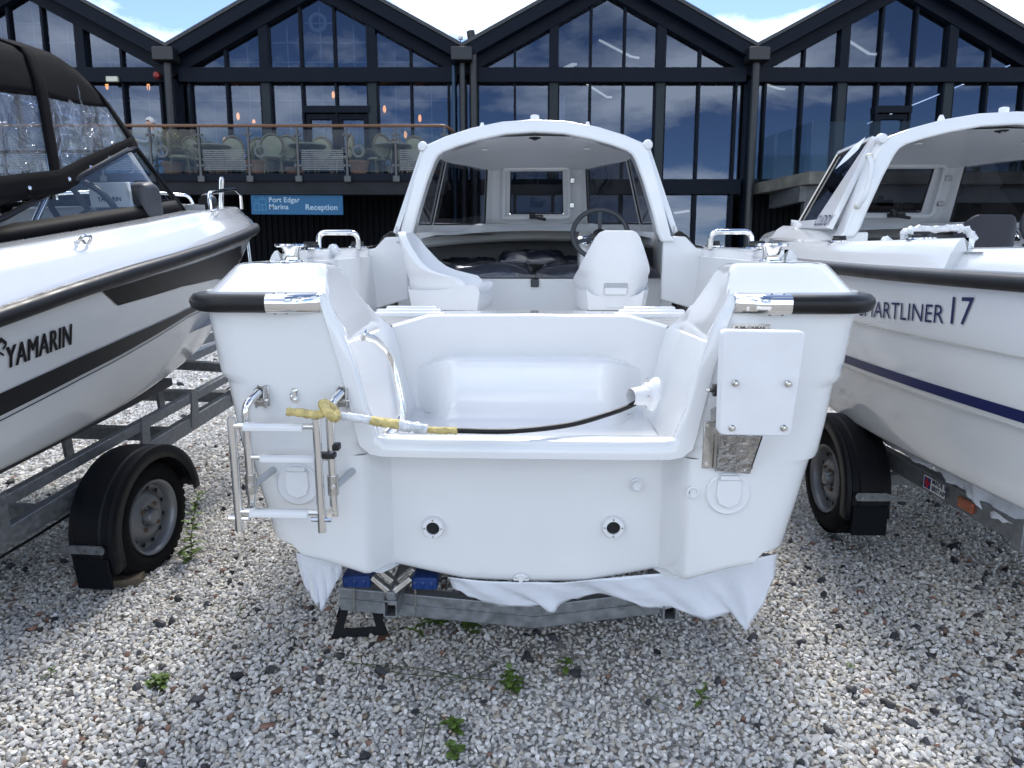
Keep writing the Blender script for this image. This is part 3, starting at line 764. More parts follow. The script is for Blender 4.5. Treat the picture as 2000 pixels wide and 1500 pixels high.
def panel(corners, q, ins, parent, name, thick=.03, gname='pane', gm=None):
    """a wheelhouse window: white surround of four strips with a tinted pane let into it"""
    bl, br, tr, tl = [Vector(p) for p in q]
    def P(s, t): return (bl * (1 - s) + br * s) * (1 - t) + (tl * (1 - s) + tr * s) * t
    l, r, b, t = ins
    inner = [P(l, b), P(1 - r, b), P(1 - r, 1 - t), P(l, 1 - t)]
    if corners: inner = [P(*c) for c in corners]
    n = (br - bl).cross(tl - bl).normalized() * thick
    mb = MB(); O = [bl, br, tr, tl]
    for i in range(4):
        j = (i + 1) % 4
        mb.add([O[i], O[j], inner[j], inner[i], O[i] + n, O[j] + n, inner[j] + n, inner[i] + n],
               [(0, 1, 2, 3), (7, 6, 5, 4), (3, 2, 6, 7), (0, 4, 5, 1)])
    f = mb.build(name, GEL, parent, sm=0)
    cor = []
    rad = .03
    IP = [p + n * .4 for p in inner]
    poly = rnd([IP[0].lerp(IP[1], .5)] + IP[1:] + [IP[0], IP[0].lerp(IP[1], .5)], rad, 4)[:-1]
    g = MB().add(poly + [p + n * .15 for p in poly], [tuple(range(len(poly))), tuple(range(2 * len(poly) - 1, len(poly) - 1, -1))] + [(i, (i + 1) % len(poly), (i + 1) % len(poly) + len(poly), i + len(poly)) for i in range(len(poly))])
    g.build(gname, gm or TINT, f, sm=0)
    MB().tube([p + n * .1 for p in poly], .008, 6, closed=True).build('seal', BLACKP, f)
    return f

def seat(parent, name_label, loc, rz, m, scale=1.0):
    e = bpy.data.objects.new('seat', None); COL.objects.link(e); e.parent = parent; e.location = loc; e.rotation_euler = (0, 0, R_(rz)); e.scale = (scale,) * 3
    # faces +Y; shell back with swept wings, pan with raised sides
    bw = [(-.075, .125), (-.055, .150), (-.02, .175), (.02, .193), (.05, .197), (.07, .193), (.085, .189), (.10, .184), (.12, .176), (.15, .163), (.22, .131), (.265, .109), (.288, .09), (.298, .068)]
    back, front = [], []
    for z, w in bw:
        lean = -.16 - .06 * (z / .30)
        rb, rf = [], []
        for k in range(-6, 7):
            s = k / 6; wing = abs(s) ** 4
            fwd = wing * interp(z, [-.08, .02, .06, .075, .09, .11, .15, .22, .30], [.29, .30, .29, .27, .19, .13, .085, .04, .0])
            zz = z
            rb.append((s * w, lean + fwd - .02, zz)); rf.append((s * w * .93, lean + fwd + .025 * (1 - .3 * wing), zz))
        back.append(rb); front.append(rf)
    mb = MB()
    ring = [b + f[::-1] for b, f in zip(back, front)]
    mb.grid(ring, wrap=True); o = len(mb.V)
    n = len(ring[0])
    mb.F.append(tuple(range(len(mb.V) - n, len(mb.V)))); mb.F.append(tuple(range(n))[::-1])
    mb.build('back_shell', m, e, sm=50, bev=.012, seg=3)
    pan = MB()
    rows = []
    for y, w, z in [(-.17, .14, -.02), (-.10, .17, -.025), (.0, .185, -.02), (.10, .19, -.005), (.17, .19, .008), (.20, .185, .0), (.21, .18, -.03), (.205, .17, -.075)]:
        rows.append([(w * s, y, z + .035 * abs(s) ** 4) for s in [k / 5 for k in range(-5, 6)]])
    bot = [[(p[0] * .92, p[1] * .92, -.085) for p in r] for r in rows]
    for i in range(len(rows)): rows[i] = rows[i] + bot[i][::-1]
    pan.grid(rows, wrap=True); n = len(rows[0]); pan.F.append(tuple(range(n))[::-1]); pan.F.append(tuple(range(len(pan.V) - n, len(pan.V))))
    pan.build('seat_pan', m, e, sm=50, bev=.008)
    MB().box((0, 0, -.115), (.24, .22, .06)).lathe([(.045, -.14), (.045, -.26), (.06, -.27), (.12, -.29), (.12, -.31)][::-1], n=16).build('pedestal', mat('grey_pedestal', (.30, .31, .32), .5), e, bev=.006)
    if m is PLASTIC:
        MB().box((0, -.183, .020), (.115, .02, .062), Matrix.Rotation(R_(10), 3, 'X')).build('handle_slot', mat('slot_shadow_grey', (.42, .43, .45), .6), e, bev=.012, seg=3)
        MB().box((0, -.186, .010), (.11, .02, .036), Matrix.Rotation(R_(10), 3, 'X')).build('handle_lip', m, e, bev=.006)
    return e

def make_boat(root):
    lows, ups = hull_half_rows()
    full = [[(-p[0], p[1], p[2]) for p in r[:0:-1]] + r for r in lows]
    mb = MB().grid(full).grid(ups).grid(mirror(ups))
    # bottom, chine to keel
    uc = [0, .1, .2, .3, .37, .42, .435, .45, .465, .48, .495, .51, .56, .63, .72, .81]
    bot = []
    for c in [0, .04, .15, .3, .5, .65, .78, .88, .95, 1]:
        v = c * 4.38; k = plan(c) if c < 1 else 0
        row = []
        for u in uc: row.append((u * k * (.88 if c == 0 and u > .6 else .93), (vf(u) + .028) if c == 0 else max(v, .13), zb(u) + .42 * c ** 4 * (.6 + .4 * u / .81)))
        bot.append([(-p[0], p[1], p[2]) for p in row[:0:-1]] + row)
    mb.grid(bot)
    hull = mb.build('hull', GEL, root, sm=38, weld=2e-4)
    # flange of the deck mould over the transom
    oz = [(.602, 1.372), (.604, 1.345), (.581, 1.264), (.554, 1.16), (.526, 1.022), (.516, .965), (.504, .917), (.475, .892), (.44, .884), (.30, .882), (0, .882)]
    iz = [(.590, 1.373), (.578, 1.345), (.540, 1.268), (.512, 1.16), (.486, 1.03), (.468, .975), (.458, .955), (.440, .943), (.42, .938), (.30, .936), (0, .936)]
    oz = oz + [(-a, b) for a, b in oz[-2::-1]]; iz = iz + [(-a, b) for a, b in iz[-2::-1]]
    def cen(p, k): return (p[0] * (1 - k), p[1] + k * .0)
    rows = [[(a, .111 if abs(a) < .43 else vf(a) + .001, b) for a, b in oz], [(a, -.010, b) for a, b in oz]]
    rows.append([(a * .995, -.016, b + .003) for a, b in oz])
    iz = [(math.copysign(pod_f(b), a) if abs(a) > .425 else a, b) for a, b in iz]
    nn = []
    for i in range(len(iz)):
        p, q = iz[max(0, i - 1)], iz[min(len(iz) - 1, i + 1)]; t = Vector((q[0] - p[0], 0, q[1] - p[1])).normalized(); nn.append(Vector((-t.z, 0, t.x)) * (1 if Vector((-t.z, 0, t.x)).dot(Vector((0 - iz[i][0], 0, 1.4 - iz[i][1]))) > 0 else -1))
    for k, v in ((0, -.016), (.005, -.011), (.006, 0), (.004, .02), (-.001, .05)): rows.append([(iz[i][0] + nn[i].x * k, v, iz[i][1] + nn[i].z * k) for i in range(len(iz))])
    for r in rows:
        for e, kk in ((0, .15), (-1, .15), (1, .5), (-2, .5)): r[e] = (r[e][0], r[e][1] * kk - .003, r[e][2])
    MB().grid(rows).build('transom_flange', GEL, root, sm=50)
    # stern quarters
    for s in (-1, 1):
        mb = MB(); lo, up = [], []
        def path(w, r, v0, u0, z, n=7):
            o = [(u0 + (w - r - u0) * k / n, v0, z) for k in range(n + 1)]
            for k in range(1, 7):
                a = k / 6 * math.pi / 2; o.append((w - r + r * math.sin(a), v0 + r - r * math.cos(a), z))
            for vv in (.3, .45, .63): o.append((w, vv, z))
            return [(s * p[0], p[1], p[2]) for p in o]
        rows = [path(.990, .13, -.003, .588, 1.345), path(.990, .13, -.003, .588, 1.372), path(.962, .13, .052, .600, 1.418), path(.940, .13, .088, .608, 1.452), path(.932, .13, .098, .612, 1.460), path(.920, .13, .112, .618, 1.465)]
        mb.grid(rows)
        vs = [.112, .15, .2, .23, .26, .29, .32, .36, .4, .46, .5]
        mb.grid([[(s * u, v, pod_zt(v) if u < .9 or v < .2 else 1.465) for u in (pod_f(pod_zt(v)), .66, .74, .80) + tuple(.80 + (pod_um(v) - .80) * q for q in (.5, 1))] for v in vs])
        inn = []
        for v in [-.003, .025, .052, .07, .088, .098, .112, .15, .2, .23, .26, .29, .32, .36, .4, .44, .47, .5]:
            zt = pod_zt(v); inn.append([(s * (pod_f(z) - .03 * max(0, (v - .4) / .1) ** 2), v, z) for z in [.90 + (zt - .90) * k / 16 for k in range(17)]])
        mb.grid(inn)
        mb.grid([[(s * u, v, 1.464) for u in (.80, .86, .93)] for v in (.24, .4, .72)])
        mb.build('stern_quarter', GEL, root, sm=42, weld=1e-3, bev=.014, seg=3)
    # splash well
    mb = MB()
    xs = [-.47, -.40, -.3, -.15, 0, .15, .3, .40, .47]
    mb.grid([[(x, v, z) for x in xs] for v, z in [(-.004, .940), (.004, .944), (.02, .946), (.05, .944), (.065, .93), (.075, .905), (.09, .900), (.30, .897), (.46, .90), (.485, .912), (.497, .94), (.5, 1.0)]])
    back = []
    for k in range(9):
        f = k / 8; row = []
        for x in [-.50, -.48, -.44, -.36, -.2, 0, .2, .36, .44, .48, .50]:
            zt = interp(abs(x), [0, .36, .48, .5], [1.265, 1.262, 1.228, 1.222]); row.append((x, .5, 1.0 + (zt - 1.0) * f))
        back.append(row)
    back.append([(p[0], .508, p[2] + .006) for p in back[-1]]); back.append([(p[0] * 1.02, .53, p[2] + .002) for p in back[-1]])
    mb.grid(back)
    mb.build('splash_well', GEL, root, sm=50)
    lg = MB(); rows = []
    for v, z in [(.503, 1.126), (.455, 1.122), (.430, 1.119), (.420, 1.114), (.415, 1.104), (.412, 1.085), (.406, 1.04), (.394, .99), (.372, .945), (.337, .912), (.29, .899), (.25, .896)]:
        rows.append([(x, v + (.503 - v) * sstep(.27, .425, abs(x)), z - .05 * sstep(.25, .44, abs(x)) * (1 if z > .93 else 0)) for x in [-.445, -.42, -.39, -.36, -.33, -.30, -.27, -.24, -.20, -.1, 0, .1, .20, .24, .27, .30, .33, .36, .39, .42, .445]])
    lg.grid(rows).build('well_step', GEL, root, sm=60)
    # cockpit: aft coaming, sole, side liners
    mb = MB().grid([[(x, v, interp(abs(x), [0, .36, .5, .93], [1.266, 1.263, 1.226, 1.226]) + dz) for x in (-.93, -.5, -.44, -.36, 0, .36, .44, .5, .93)] for v, dz in ((.525, 0), (.70, .002), (.735, -.004), (.745, -.03))])
    mb.grid([[(x * w, .745, z) for x in (-1, 0, 1)] for z, w in ((1.236, .945), (1.1, .91), (.86, .86))])
    mb.build('aft_coaming', GEL, root, sm=40)
    for s in (-1, 1):
        for k in range(3): MB().box((s * .46, .57 + .06 * k, 1.262 + .006 * k), (.30 - .05 * k, .035, .022)).build('coaming_rib', GEL, root, bev=.008, seg=3)
    MB().grid([[(x * (1 if v < 2 else .85), v, .86) for x in (-.862, 0, .862)] for v in (.745, 1.6, 2.4)]).build('cockpit_sole', GELM, root, sm=0)
    for s in (-1, 1):
        mb = MB().grid([[(s * u, v, z if z < 1.3 else zg(v) - .05) for v in (.52, .8, 1.2, 1.6, 1.95, 2.4)] for u, z in ((.955, 1.46), (.955, 1.34), (.90, 1.30), (.885, 1.26), (.862, .86))])
        mb.build('side_liner', GELM, root, sm=30)
        # raised gunwale with its aft end face
        rows = []
        for v in [.62, .621, .8, 1.1, 1.5, 1.9, 2.3, 2.7, 3.1, 3.5, 3.9, 4.3, 4.6, 4.8, 4.93, 5.0]:
            b = hullW(1.385) * plan(v / 5.0) if v < 5 else 0.0
            g = zg(v); d = zrail(v); k = 0 if v == .62 else 1
            prof = [(b, d), (b - .022, (d + g) / 2), (b - .045, g - .018), (b - .056, g - .004), (b - .068, g), (min(.945, b - .085), g), (min(.937, b - .10), g - .004), (min(.930, b - .105), g - .014), (min(.930, b - .105), g - .07)]
            if v == .62: prof = [(p[0] - .06 if p[0] > .95 else p[0], min(p[1], 1.44)) for p in prof]
            rows.append([(s * max(0, p[0]), v + (.0 if k else 0), p[1]) for p in prof])
        MB().grid(rows).build('gunwale', GEL, root, sm=35)
    # fore deck with the raised plinth the wheelhouse stands on
    rows = []
    for v in [2.75, 3.0, 3.3, 3.6, 3.9, 4.2, 4.5, 4.75, 4.9, 5.0]:
        b = max(0, hullW(1.385) * plan(v / 5.0) - .09) if v < 5 else 0
        rows.append([(b * x, v, zg(v) + .07 * (1 - x * x)) for x in (-1, -.75, -.5, -.25, 0, .25, .5, .75, 1)])
    MB().grid(rows).build('fore_deck', GEL, root, sm=40)
    for s in (-1, 1):
        MB().grid([[(s * u, v, z + zg(v) - 1.5) for v in (1.90, 2.2, 2.6, 2.95)] for u, z in ((.935, 1.499), (.90, 1.503), (.86, 1.515), (.83, 1.56), (.79, 1.585))]).build('side_deck', GEL, root, sm=40)
        MB().prism([(.70, 1.22), (.87, 1.17), (.945, 1.17), (.945, 1.49), (.88, 1.50), (.82, 1.56), (.70, 1.56)] if s > 0 else [(-.70, 1.56), (-.82, 1.56), (-.88, 1.50), (-.945, 1.49), (-.945, 1.17), (-.87, 1.17), (-.70, 1.22)], -.05, (0, 1.90, 0)).build('half_bulkhead', GEL, root, bev=.008)
        MB().grid([[(s * .77, v, z) for v in (1.95, 2.3, 2.75)] for z in (.88, 1.3, 1.62)]).build('cabin_side', GELM, root, sm=0)
    # wheelhouse
    A, Bq, Cq = (.80, 1.97, 1.575), (.715, 2.70, 1.60), (.34, 3.17, 1.615)
    A2, B2, C2 = (.612, 1.97, 2.05), (.57, 2.50, 2.045), (.31, 2.96, 2.035)
    m_ = lambda p: (-p[0], p[1], p[2])
    panel([(.42, .10), (1, .09), (1, .96), (.06, .96)], (A, Bq, B2, A2), (.16, .0, .14, .06), root, 'side_window')
    panel([(0, .09), (.58, .10), (.94, .96), (0, .96)], (m_(Bq), m_(A), m_(A2), m_(B2)), (.0, .16, .14, .06), root, 'side_window')
    panel(None, (Bq, Cq, C2, B2), (0, .10, .09, .04), root, 'quarter_window')
    panel(None, (m_(Cq), m_(Bq), m_(B2), m_(C2)), (.10, 0, .09, .04), root, 'quarter_window')
    cw = panel(None, (Cq, m_(Cq), m_(C2), C2), (.20, .20, .26, .07), root, 'centre_window')
    f2 = rnd([(-.24, 3.055, 1.70), (.24, 3.055, 1.70), (.23, 2.93, 2.02), (-.23, 2.93, 2.02), (-.24, 3.055, 1.70)], .03)
    MB().tube(f2, .014, 8).build('hatch_frame', GEL, cw)
    for z in (1.78, 1.94): MB().box((.255, 3.06 - (z - 1.7) * .39 - .03, z), (.035, .03, .035)).build('hinge', BSTEEL, cw, bev=.004)
    MB().box((0, 3.03, 1.705), (.10, .05, .03)).tube([(0, 3.0, 1.70), (.07, 2.985, 1.685)], .012, 8).lathe([(.02, 0), (.02, .04)], (-.03, 3.0, 1.70), (0, 0, 1), 10).build('window_catch', BLACKP, cw, bev=.004)
    po = [(.80, 1.53), (.775, 1.56), (.74, 1.68), (.69, 1.85), (.64, 1.985), (.622, 2.02), (.598, 2.045), (.5, 2.084), (.35, 2.127), (.18, 2.157), (0, 2.167)]
    pi = [(.72, 1.53), (.695, 1.58), (.665, 1.68), (.605, 1.85), (.56, 1.955), (.54, 1.985), (.51, 2.005), (.43, 2.032), (.31, 2.064), (.16, 2.092), (0, 2.101)]
    po = po + [(-a, b) for a, b in po[-2::-1]]; pi = pi + [(-a, b) for a, b in pi[-2::-1]]
    def off(v): return [(a, v, b) for a, b in po], [(a, v, b) for a, b in pi]
    o1, i1 = off(1.88); o2, i2 = off(2.00)
    mb = MB().grid([o1, o2, i2, i1], wrapr=True)
    n = len(po)
    for e in (0, n - 1): mb.F.append((e, e + n, e + 2 * n, e + 3 * n))
    mb.build('arch', GEL, root, sm=45, bev=.012, seg=3)
    rows_t, rows_b = [], []
    for v, hw_, ze in [(1.93, .612, 2.042), (2.15, .605, 2.045), (2.35, .595, 2.045), (2.5, .58, 2.045), (2.65, .53, 2.043), (2.8, .455, 2.04), (2.92, .385, 2.036), (3.0, .33, 2.03)]:
        cr = .118 * (1 - ((v - 1.93) / 1.07) ** 2 * .55)
        ps = [-1, -.97, -.92, -.8, -.6, -.3, 0, .3, .6, .8, .92, .97, 1]
        rows_t.append([(hw_ * 1.03 * p, v, ze + cr * (1 - abs(p) ** 2.0)) for p in ps])
        rows_b.append([(hw_ * 1.0 * p, v, ze - .025 + (cr - .045) * (1 - abs(p) ** 2.2)) for p in ps])
    MB().grid(rows_t).grid([rows_t[-1], [(p[0], p[1] + .02, p[2] - .02) for p in rows_t[-1]], [(p[0], p[1], p[2]) for p in rows_b[-1]]]).grid([[r[0] for r in rows_t], [r[0] for r in rows_b]]).grid([[r[-1] for r in rows_t], [r[-1] for r in rows_b]]).build('roof', GEL, root, sm=45)
    MB().grid(rows_b).build('ceiling', GELM, root, sm=45)
    # fittings on the roof and under it
    MB().lathe([(.03, 0), (.03, .008), (.025, .01), (.025, .036), (.022, .043), (.012, .046)], (0, 2.0, 2.163), n=18).build('roof_light', mat('clear_white_lens', (.75, .77, .80), .15, coat=1), root)
    for s in (-1, 1):
        MB().lathe([(.018, 0), (.016, .02), (.008, .04)], (s * .30, 2.0, 2.13), n=10).build('roof_stud', GEL, root)
        MB().lathe([(.005, -.03), (.022, -.025), (.028, 0), (.022, .025), (.005, .03)], (s * .628, 1.90, 2.035), (0, 1, 0), 14).build('side_lamp', PLASTIC, root)
        MB().lathe([(.022, 0), (.02, -.006), (.006, -.008)], (s * .30, 2.25, 2.062), n=14).build('ceiling_spot', PLASTIC, root)
    MB().lathe([(.042, 0), (.040, -.012), (.026, -.02), (.02, -.022)], (0, 2.0, 2.103), n=18).build('deck_light', BLACKP, root)
    MB().lathe([(.02, 0), (.008, -.006)], (0, 2.0, 2.081), n=12).build('deck_light_lens', STEEL, root)
    # inside the cabin: dash lip, grey lining, berth front, cushions
    dash = []
    for a in [k / 12 * 2 - 1 for k in range(13)]:
        u = .76 * a; v = 3.13 - .45 * abs(a) ** 2.2
        dash.append((u, v))
    MB().grid([[(u, v + .04, 1.66) for u, v in dash], [(u, v, 1.655 - .02 * abs(u)) for u, v in dash], [(u * .99, v - .05, 1.56 - .05 * abs(u / .76) ** 2) for u, v in dash], [(u * .99, v - .02, 1.545 - .05 * abs(u / .76) ** 2) for u, v in dash]]).build('dash_lip', GELM, root, sm=50)
    lin = []
    for v, hw_ in ((2.4, .78), (2.8, .77), (3.2, .72), (3.6, .60), (4.0, .42), (4.2, .25)): lin.append([(hw_ * math.cos(a), v, 1.30 + .27 * math.sin(a) ** .7) for a in [math.pi * k / 12 for k in range(13)]] if v > 2.9 else [(hw_ * math.cos(a), v, 1.30 + min(.27, .27 * math.sin(a) ** .5) * (1 if abs(math.cos(a)) > .97 else 1)) for a in [math.pi * k / 12 for k in range(13)]])
    lw = [(.77 * math.sin(R_(a)), 2.72 + .95 * math.cos(R_(a)) ** .7) for a in range(-90, 91, 10)]
    MB().grid([[(u, v, 1.31) for u, v in lw], [(u, v, 1.46) for u, v in lw], [(u * .97, v - .06, 1.555) for u, v in lw], [(u * .8, v - .3, 1.575) for u, v in lw], [(u * .4, v * .6 + 1.1, 1.58) for u, v in lw]]).build('cabin_lining', GREYP, root, sm=50)
    MB().grid([[(x, v, 1.32) for x in (-.78, 0, .78)] for v in (2.36, 3.2, 4.2)]).build('berth_base', GELM, root, sm=0)
    bh = MB().grid([[(x, 2.36 + .05 * abs(x / .78) ** 2, z) for x in (-.80, -.5, -.2, 0, .2, .5, .80)] for z in (.86, 1.1, 1.31)])
    bh.build('berth_front', GELM, root, sm=40)
    MB().box((0, 2.352, 1.285), (.05, .02, .05)).build('berth_latch', DGREY, root, bev=.005)
    def puff(c, d, rz, seed, m=NAVYC):
        rg_ = random.Random(seed); ph_ = [rg_.uniform(0, 6.28) for _ in range(4)]; M3 = Matrix.Rotation(R_(rz), 3, 'Z'); top, n = [], 16
        for j in range(n + 1):
            r = []
            for i in range(n + 1):
                x, y = i / n * 2 - 1, j / n * 2 - 1
                e = (1 - abs(x) ** 6) * (1 - abs(y) ** 6)
                z = d[2] * (.35 + .65 * max(0, e) ** .4) + .010 * math.sin(7 * x + ph_[0] + 3 * y) + .007 * math.sin(11 * y + ph_[1] - 4 * x) + rg_.uniform(-.003, .003)
                p = M3 @ Vector((x * d[0] / 2, y * d[1] / 2, 0)); r.append((c[0] + p.x, c[1] + p.y, c[2] + z))
            top.append(r)
        mb = MB().grid(top)
        edge = top[0] + [r[-1] for r in top[1:]] + top[-1][-2::-1] + [r[0] for r in top[-2:0:-1]]
        mb.grid([edge, [(p[0], p[1], c[2]) for p in edge]], wrap=True)
        return mb.build('cushion', m, root, sm=50)
    puff((-.40, 2.70, 1.315), (.76, .66, .085), 3, 1); puff((.40, 2.70, 1.315), (.76, .66, .08), -2, 2)
    puff((-.03, 3.02, 1.385), (.46, .30, .085), 8, 3); puff((.40, 3.02, 1.37), (.44, .30, .06), -10, 4); puff((-.47, 3.02, 1.365), (.40, .26, .05), 5, 5)
    # helm
    MB().prism([(2.25, 1.52), (2.45, 1.60), (2.62, 1.60), (2.62, .88), (2.32, .88)], .34, (.27, 0, 0), (0, 1, 0), (0, 0, 1)).build('helm_console', GELM, root, bev=.03, seg=3)
    wh = bpy.data.objects.new('steering_wheel', None); COL.objects.link(wh); wh.parent = root; wh.location = (.372, 2.06, 1.575); wh.rotation_euler = (R_(62), 0, 0)
    MB().tube([(.155 * math.cos(a), .155 * math.sin(a), 0) for a in [2 * math.pi * k / 32 for k in range(32)]], .0145, 8, closed=True).build('rim', DGREY, wh)
    for a in (90, 200, 340): MB().bar((.03 * math.cos(R_(a)), .03 * math.sin(R_(a)), -.03), (.15 * math.cos(R_(a)), .15 * math.sin(R_(a)), 0), .022, .008).build('spoke', DGREY, wh)
    MB().lathe([(.045, -.06), (.045, -.02), (.03, -.012)], n=18).build('hub', BLACKP, wh)
    MB().lathe([(.03, -.2), (.03, -.06)], n=12).build('column', BLACKP, wh)
    MB().lathe([(.05, 0), (.045, .02), (.02, .03)], (.30, 2.26, 1.55), (0, -.9, .4), 16).build('throttle_base', STEEL, root)
    # rub rail round the stern corners and up to the stem
    rail = [(.74, -.018, 1.352), (.80, -.018, 1.352)]
    for k in range(0, 9):
        a = k / 8 * math.pi / 2; rail.append((.885 + .125 * math.sin(a), .107 - .125 * math.cos(a), 1.352))
    for v in [.3, .6, 1.0, 1.5, 2.0, 2.5, 3.0, 3.4, 3.8, 4.2, 4.5, 4.75, 4.92, 5.0]: rail.append((hullW(1.36) * plan(v / 5.0) + .012 if v < 5 else 0, v + (.02 if v == 5 else 0), zrail(v) - .013))
    full = rail[::-1] + [(-p[0], p[1], p[2]) for p in rail]
    half = len(rail)
    MB().tube(rail, .0275, 12).build('rub_rail', RUBBER, root, sm=60)
    MB().tube([(-p[0], p[1], p[2]) for p in rail], .0275, 12).build('rub_rail', RUBBER, root, sm=60)
    for s in (-1, 1):
        mb = MB(); rows = []
        for u, ry, rz_, vo in [(.755, .0295, .0295, -.018), (.70, .0295, .0295, -.018), (.672, .0295, .0295, -.018), (.655, .024, .029, -.013), (.635, .016, .028, -.008), (.605, .010, .028, -.004), (.600, .006, .027, -.002)]:
            rows.append([(s * u, vo + ry * math.cos(a) * (1 if math.cos(a) < 0 else .4), 1.352 + rz_ * math.copysign(abs(math.sin(a)) ** .6, math.sin(a))) for a in [2 * math.pi * k / 16 for k in range(16)]])
        mb.grid(rows, wrap=True); mb.F.append(tuple(range(len(mb.V) - 16, len(mb.V))))
        c = mb.build('rail_cap', STEEL, root, sm=50)
        for u in (.735, .70): 
            for z in (-1, 1): MB().lathe([(.006, 0), (.004, .003)], (s * u, -.02, 1.352 + z * .029), (0, 0, z), 8).build('screw', BSTEEL, c)
        # mooring bollard
        b0 = (s * .80, .33, 1.463)
        bo = MB().lathe([(.038, 0), (.038, .004), (.028, .008), (.027, .02), (.030, .045), (.034, .052)], b0, n=16).lathe([(.048, .050), (.052, .054), (.050, .060), (.02, .062)], b0, n=16, sx=1.0)
        bo.build('bollard', STEEL, root)
        # handrail, rod holders and a wrapped cleat on the gunwale
        MB().tube(rnd([(s * .955, 1.30, 1.50), (s * .955, 1.31, 1.585), (s * .86, 1.56, 1.585), (s * .86, 1.57, 1.50)] if False else [(s * 1.0, 1.28, 1.50), (s * 1.0, 1.29, 1.575), (s * .82, 1.30, 1.575), (s * .82, 1.31, 1.50)], .035), .0125, 10).build('grab_rail', STEEL, root)
        for v in (.95, 1.72):
            r_ = MB().lathe([(.058, 0), (.056, .006), (.03, .008)], (s * .93, v, zg(v)), n=18, sx=.75).build('rod_holder', STEEL, root)
            MB().lathe([(.035, .006), (.034, .016), (.03, .02)], (s * .93, v, zg(v)), n=14).box((s * .93, v, zg(v) + .024), (.06, .014, .014)).build('cap', BLACKP, r_)
    # small cleat wrapped in film on the inner gunwale
    cl = MB()
    rg = random.Random(3)
    cl.lathe([(.002, -.03), (.026, -.015), (.03, .005), (.02, .025), (.002, .03)], (-.92, 1.25, 1.49), (0, 0, 1), 10)
    cl.V = [(a + rg.uniform(-.006, .006), b + rg.uniform(-.006, .006), c + rg.uniform(-.006, .006)) for a, b, c in cl.V]
    cl.build('wrapped_cleat', WRAPF, root, sm=0)

proto = fthing('cuddy_boat', 'white cuddy boat seen from the stern, with boarding ladder and outboard bracket', 'boat', MF)
make_boat(proto)
rboat = copy_tree(proto)
rboat.location = RF.loc; rboat.rotation_euler = (R_(RF.trim), 0, R_(-RF.yaw))
for ch_r in proto.children:
    if ch_r.name.split('.')[0] in ('arch', 'roof', 'ceiling', 'side_window', 'quarter_window', 'centre_window', 'side_lamp', 'roof_stud'): ch_r.scale.x = .955
for ch_r in rboat.children:
    if ch_r.name.split('.')[0] in ('arch', 'roof', 'ceiling', 'side_window', 'quarter_window', 'centre_window', 'dash_lip', 'side_lamp', 'roof_stud'): ch_r.scale.x = 1.08
for ch_r in list(rboat.children):
    if ch_r.name.split('.')[0] == 'grab_rail' and ch_r.data.vertices[0].co.x < 0: bpy.data.objects.remove(ch_r)
tag(rboat, 'white boat at right with SMARTLINER 17 on its side and a navy stripe', 'boat')

# ------------------------------------------------------------------ what only the middle boat carries
ml = lambda px, py, v=0.0: MF.v(px, py, v)
sl_ = seat(proto, '', (.405, 1.62, 1.285), 0, PLASTIC, 1.0)
s2_ = seat(proto, '', (-.44, 1.62, 1.285), -98, PLASTIC, 1.0)
# transom fittings
for px, py in ((847, 1028), (1197, 1027)):
    q = ml(px, py, .11)
    f = MB().lathe([(.037, .003), (.037, -.012), (.033, -.02), (.022, -.021), (.022, -.012)], q, (0, 1, 0), 28, cap=False).build('vent_ring', PLASTIC, proto)
    MB().lathe([(.0225, -.012), (.0225, -.008)], q, (0, 1, 0), 20).build('vent_bore', mat('hole_shade_black', (.004, .004, .005), .7), f, sm=0)  # black disc painted as the shade down the vent, no real opening
    for a in range(4): MB().lathe([(.0035, -.0195), (.003, -.023)], (q[0] + .028 * math.cos(R_(90 * a)), q[1], q[2] + .028 * math.sin(R_(90 * a))), (0, 1, 0), 8).build('screw', BSTEEL, f)
for px, py, s in ((583, 945, -1), (1421, 963, 1)):
    q = ml(px, py, 0)
    f = MB().lathe([(.067, .0), (.067, -.006), (.062, -.010), (.056, -.008), (.045, -.010)], q, (0, 1, 0), 32).build('flap_cover', PLASTIC, proto)
    MB().prism([(-.034, .045), (.034, .045), (.038, 0), (.03, -.03), (0, -.044), (-.03, -.03), (-.038, 0)], .008, (q[0], q[1] - .010, q[2]), (1, 0, 0), (0, 0, 1)).build('flap', PLASTIC, f, bev=.003)
    MB().box((q[0], q[1] - .016, q[2] + .053), (.058, .012, .014)).build('flap_hinge', PLASTIC, f, bev=.003)
    MB().bar((q[0], q[1] - .011, q[2] - .045), (q[0], q[1] - .011, q[2] - .064), .004, .004).build('rib', PLASTIC, f)
q = ml(1243, 946, .11)
MB().lathe([(.022, 0), (.022, -.008), (.017, -.010), (.017, -.026), (.013, -.029), (.012, -.024)], q, (0, 1, 0), 8).build('drain_plug', PLASTIC, proto, sm=30)
q = ml(1353, 961, .0)
f = MB().lathe([(.020, .0), (.020, -.005), (.015, -.007), (.0125, -.004), (.0125, .02)], q, (0, 1, 0), 20, cap=False).build('skin_fitting', PLASTIC, proto)
MB().lathe([(.0127, .004), (.0127, .005)], q, (0, 1, 0), 16).build('bore', mat('bore_shade_grey', (.12, .125, .13), .8), f, sm=0)  # grey disc stands in for the shade inside the hole
q = ml(1018, 1127, .11)
f = MB().prism([(.026 * math.cos(R_(a)), .020 * math.sin(R_(a))) for a in range(-15, 200, 15)], .006, (q[0], q[1] - .004, q[2] - .004), (1, 0, 0), (0, 0, 1)).build('bung_plate', PLASTIC, proto, bev=.002)
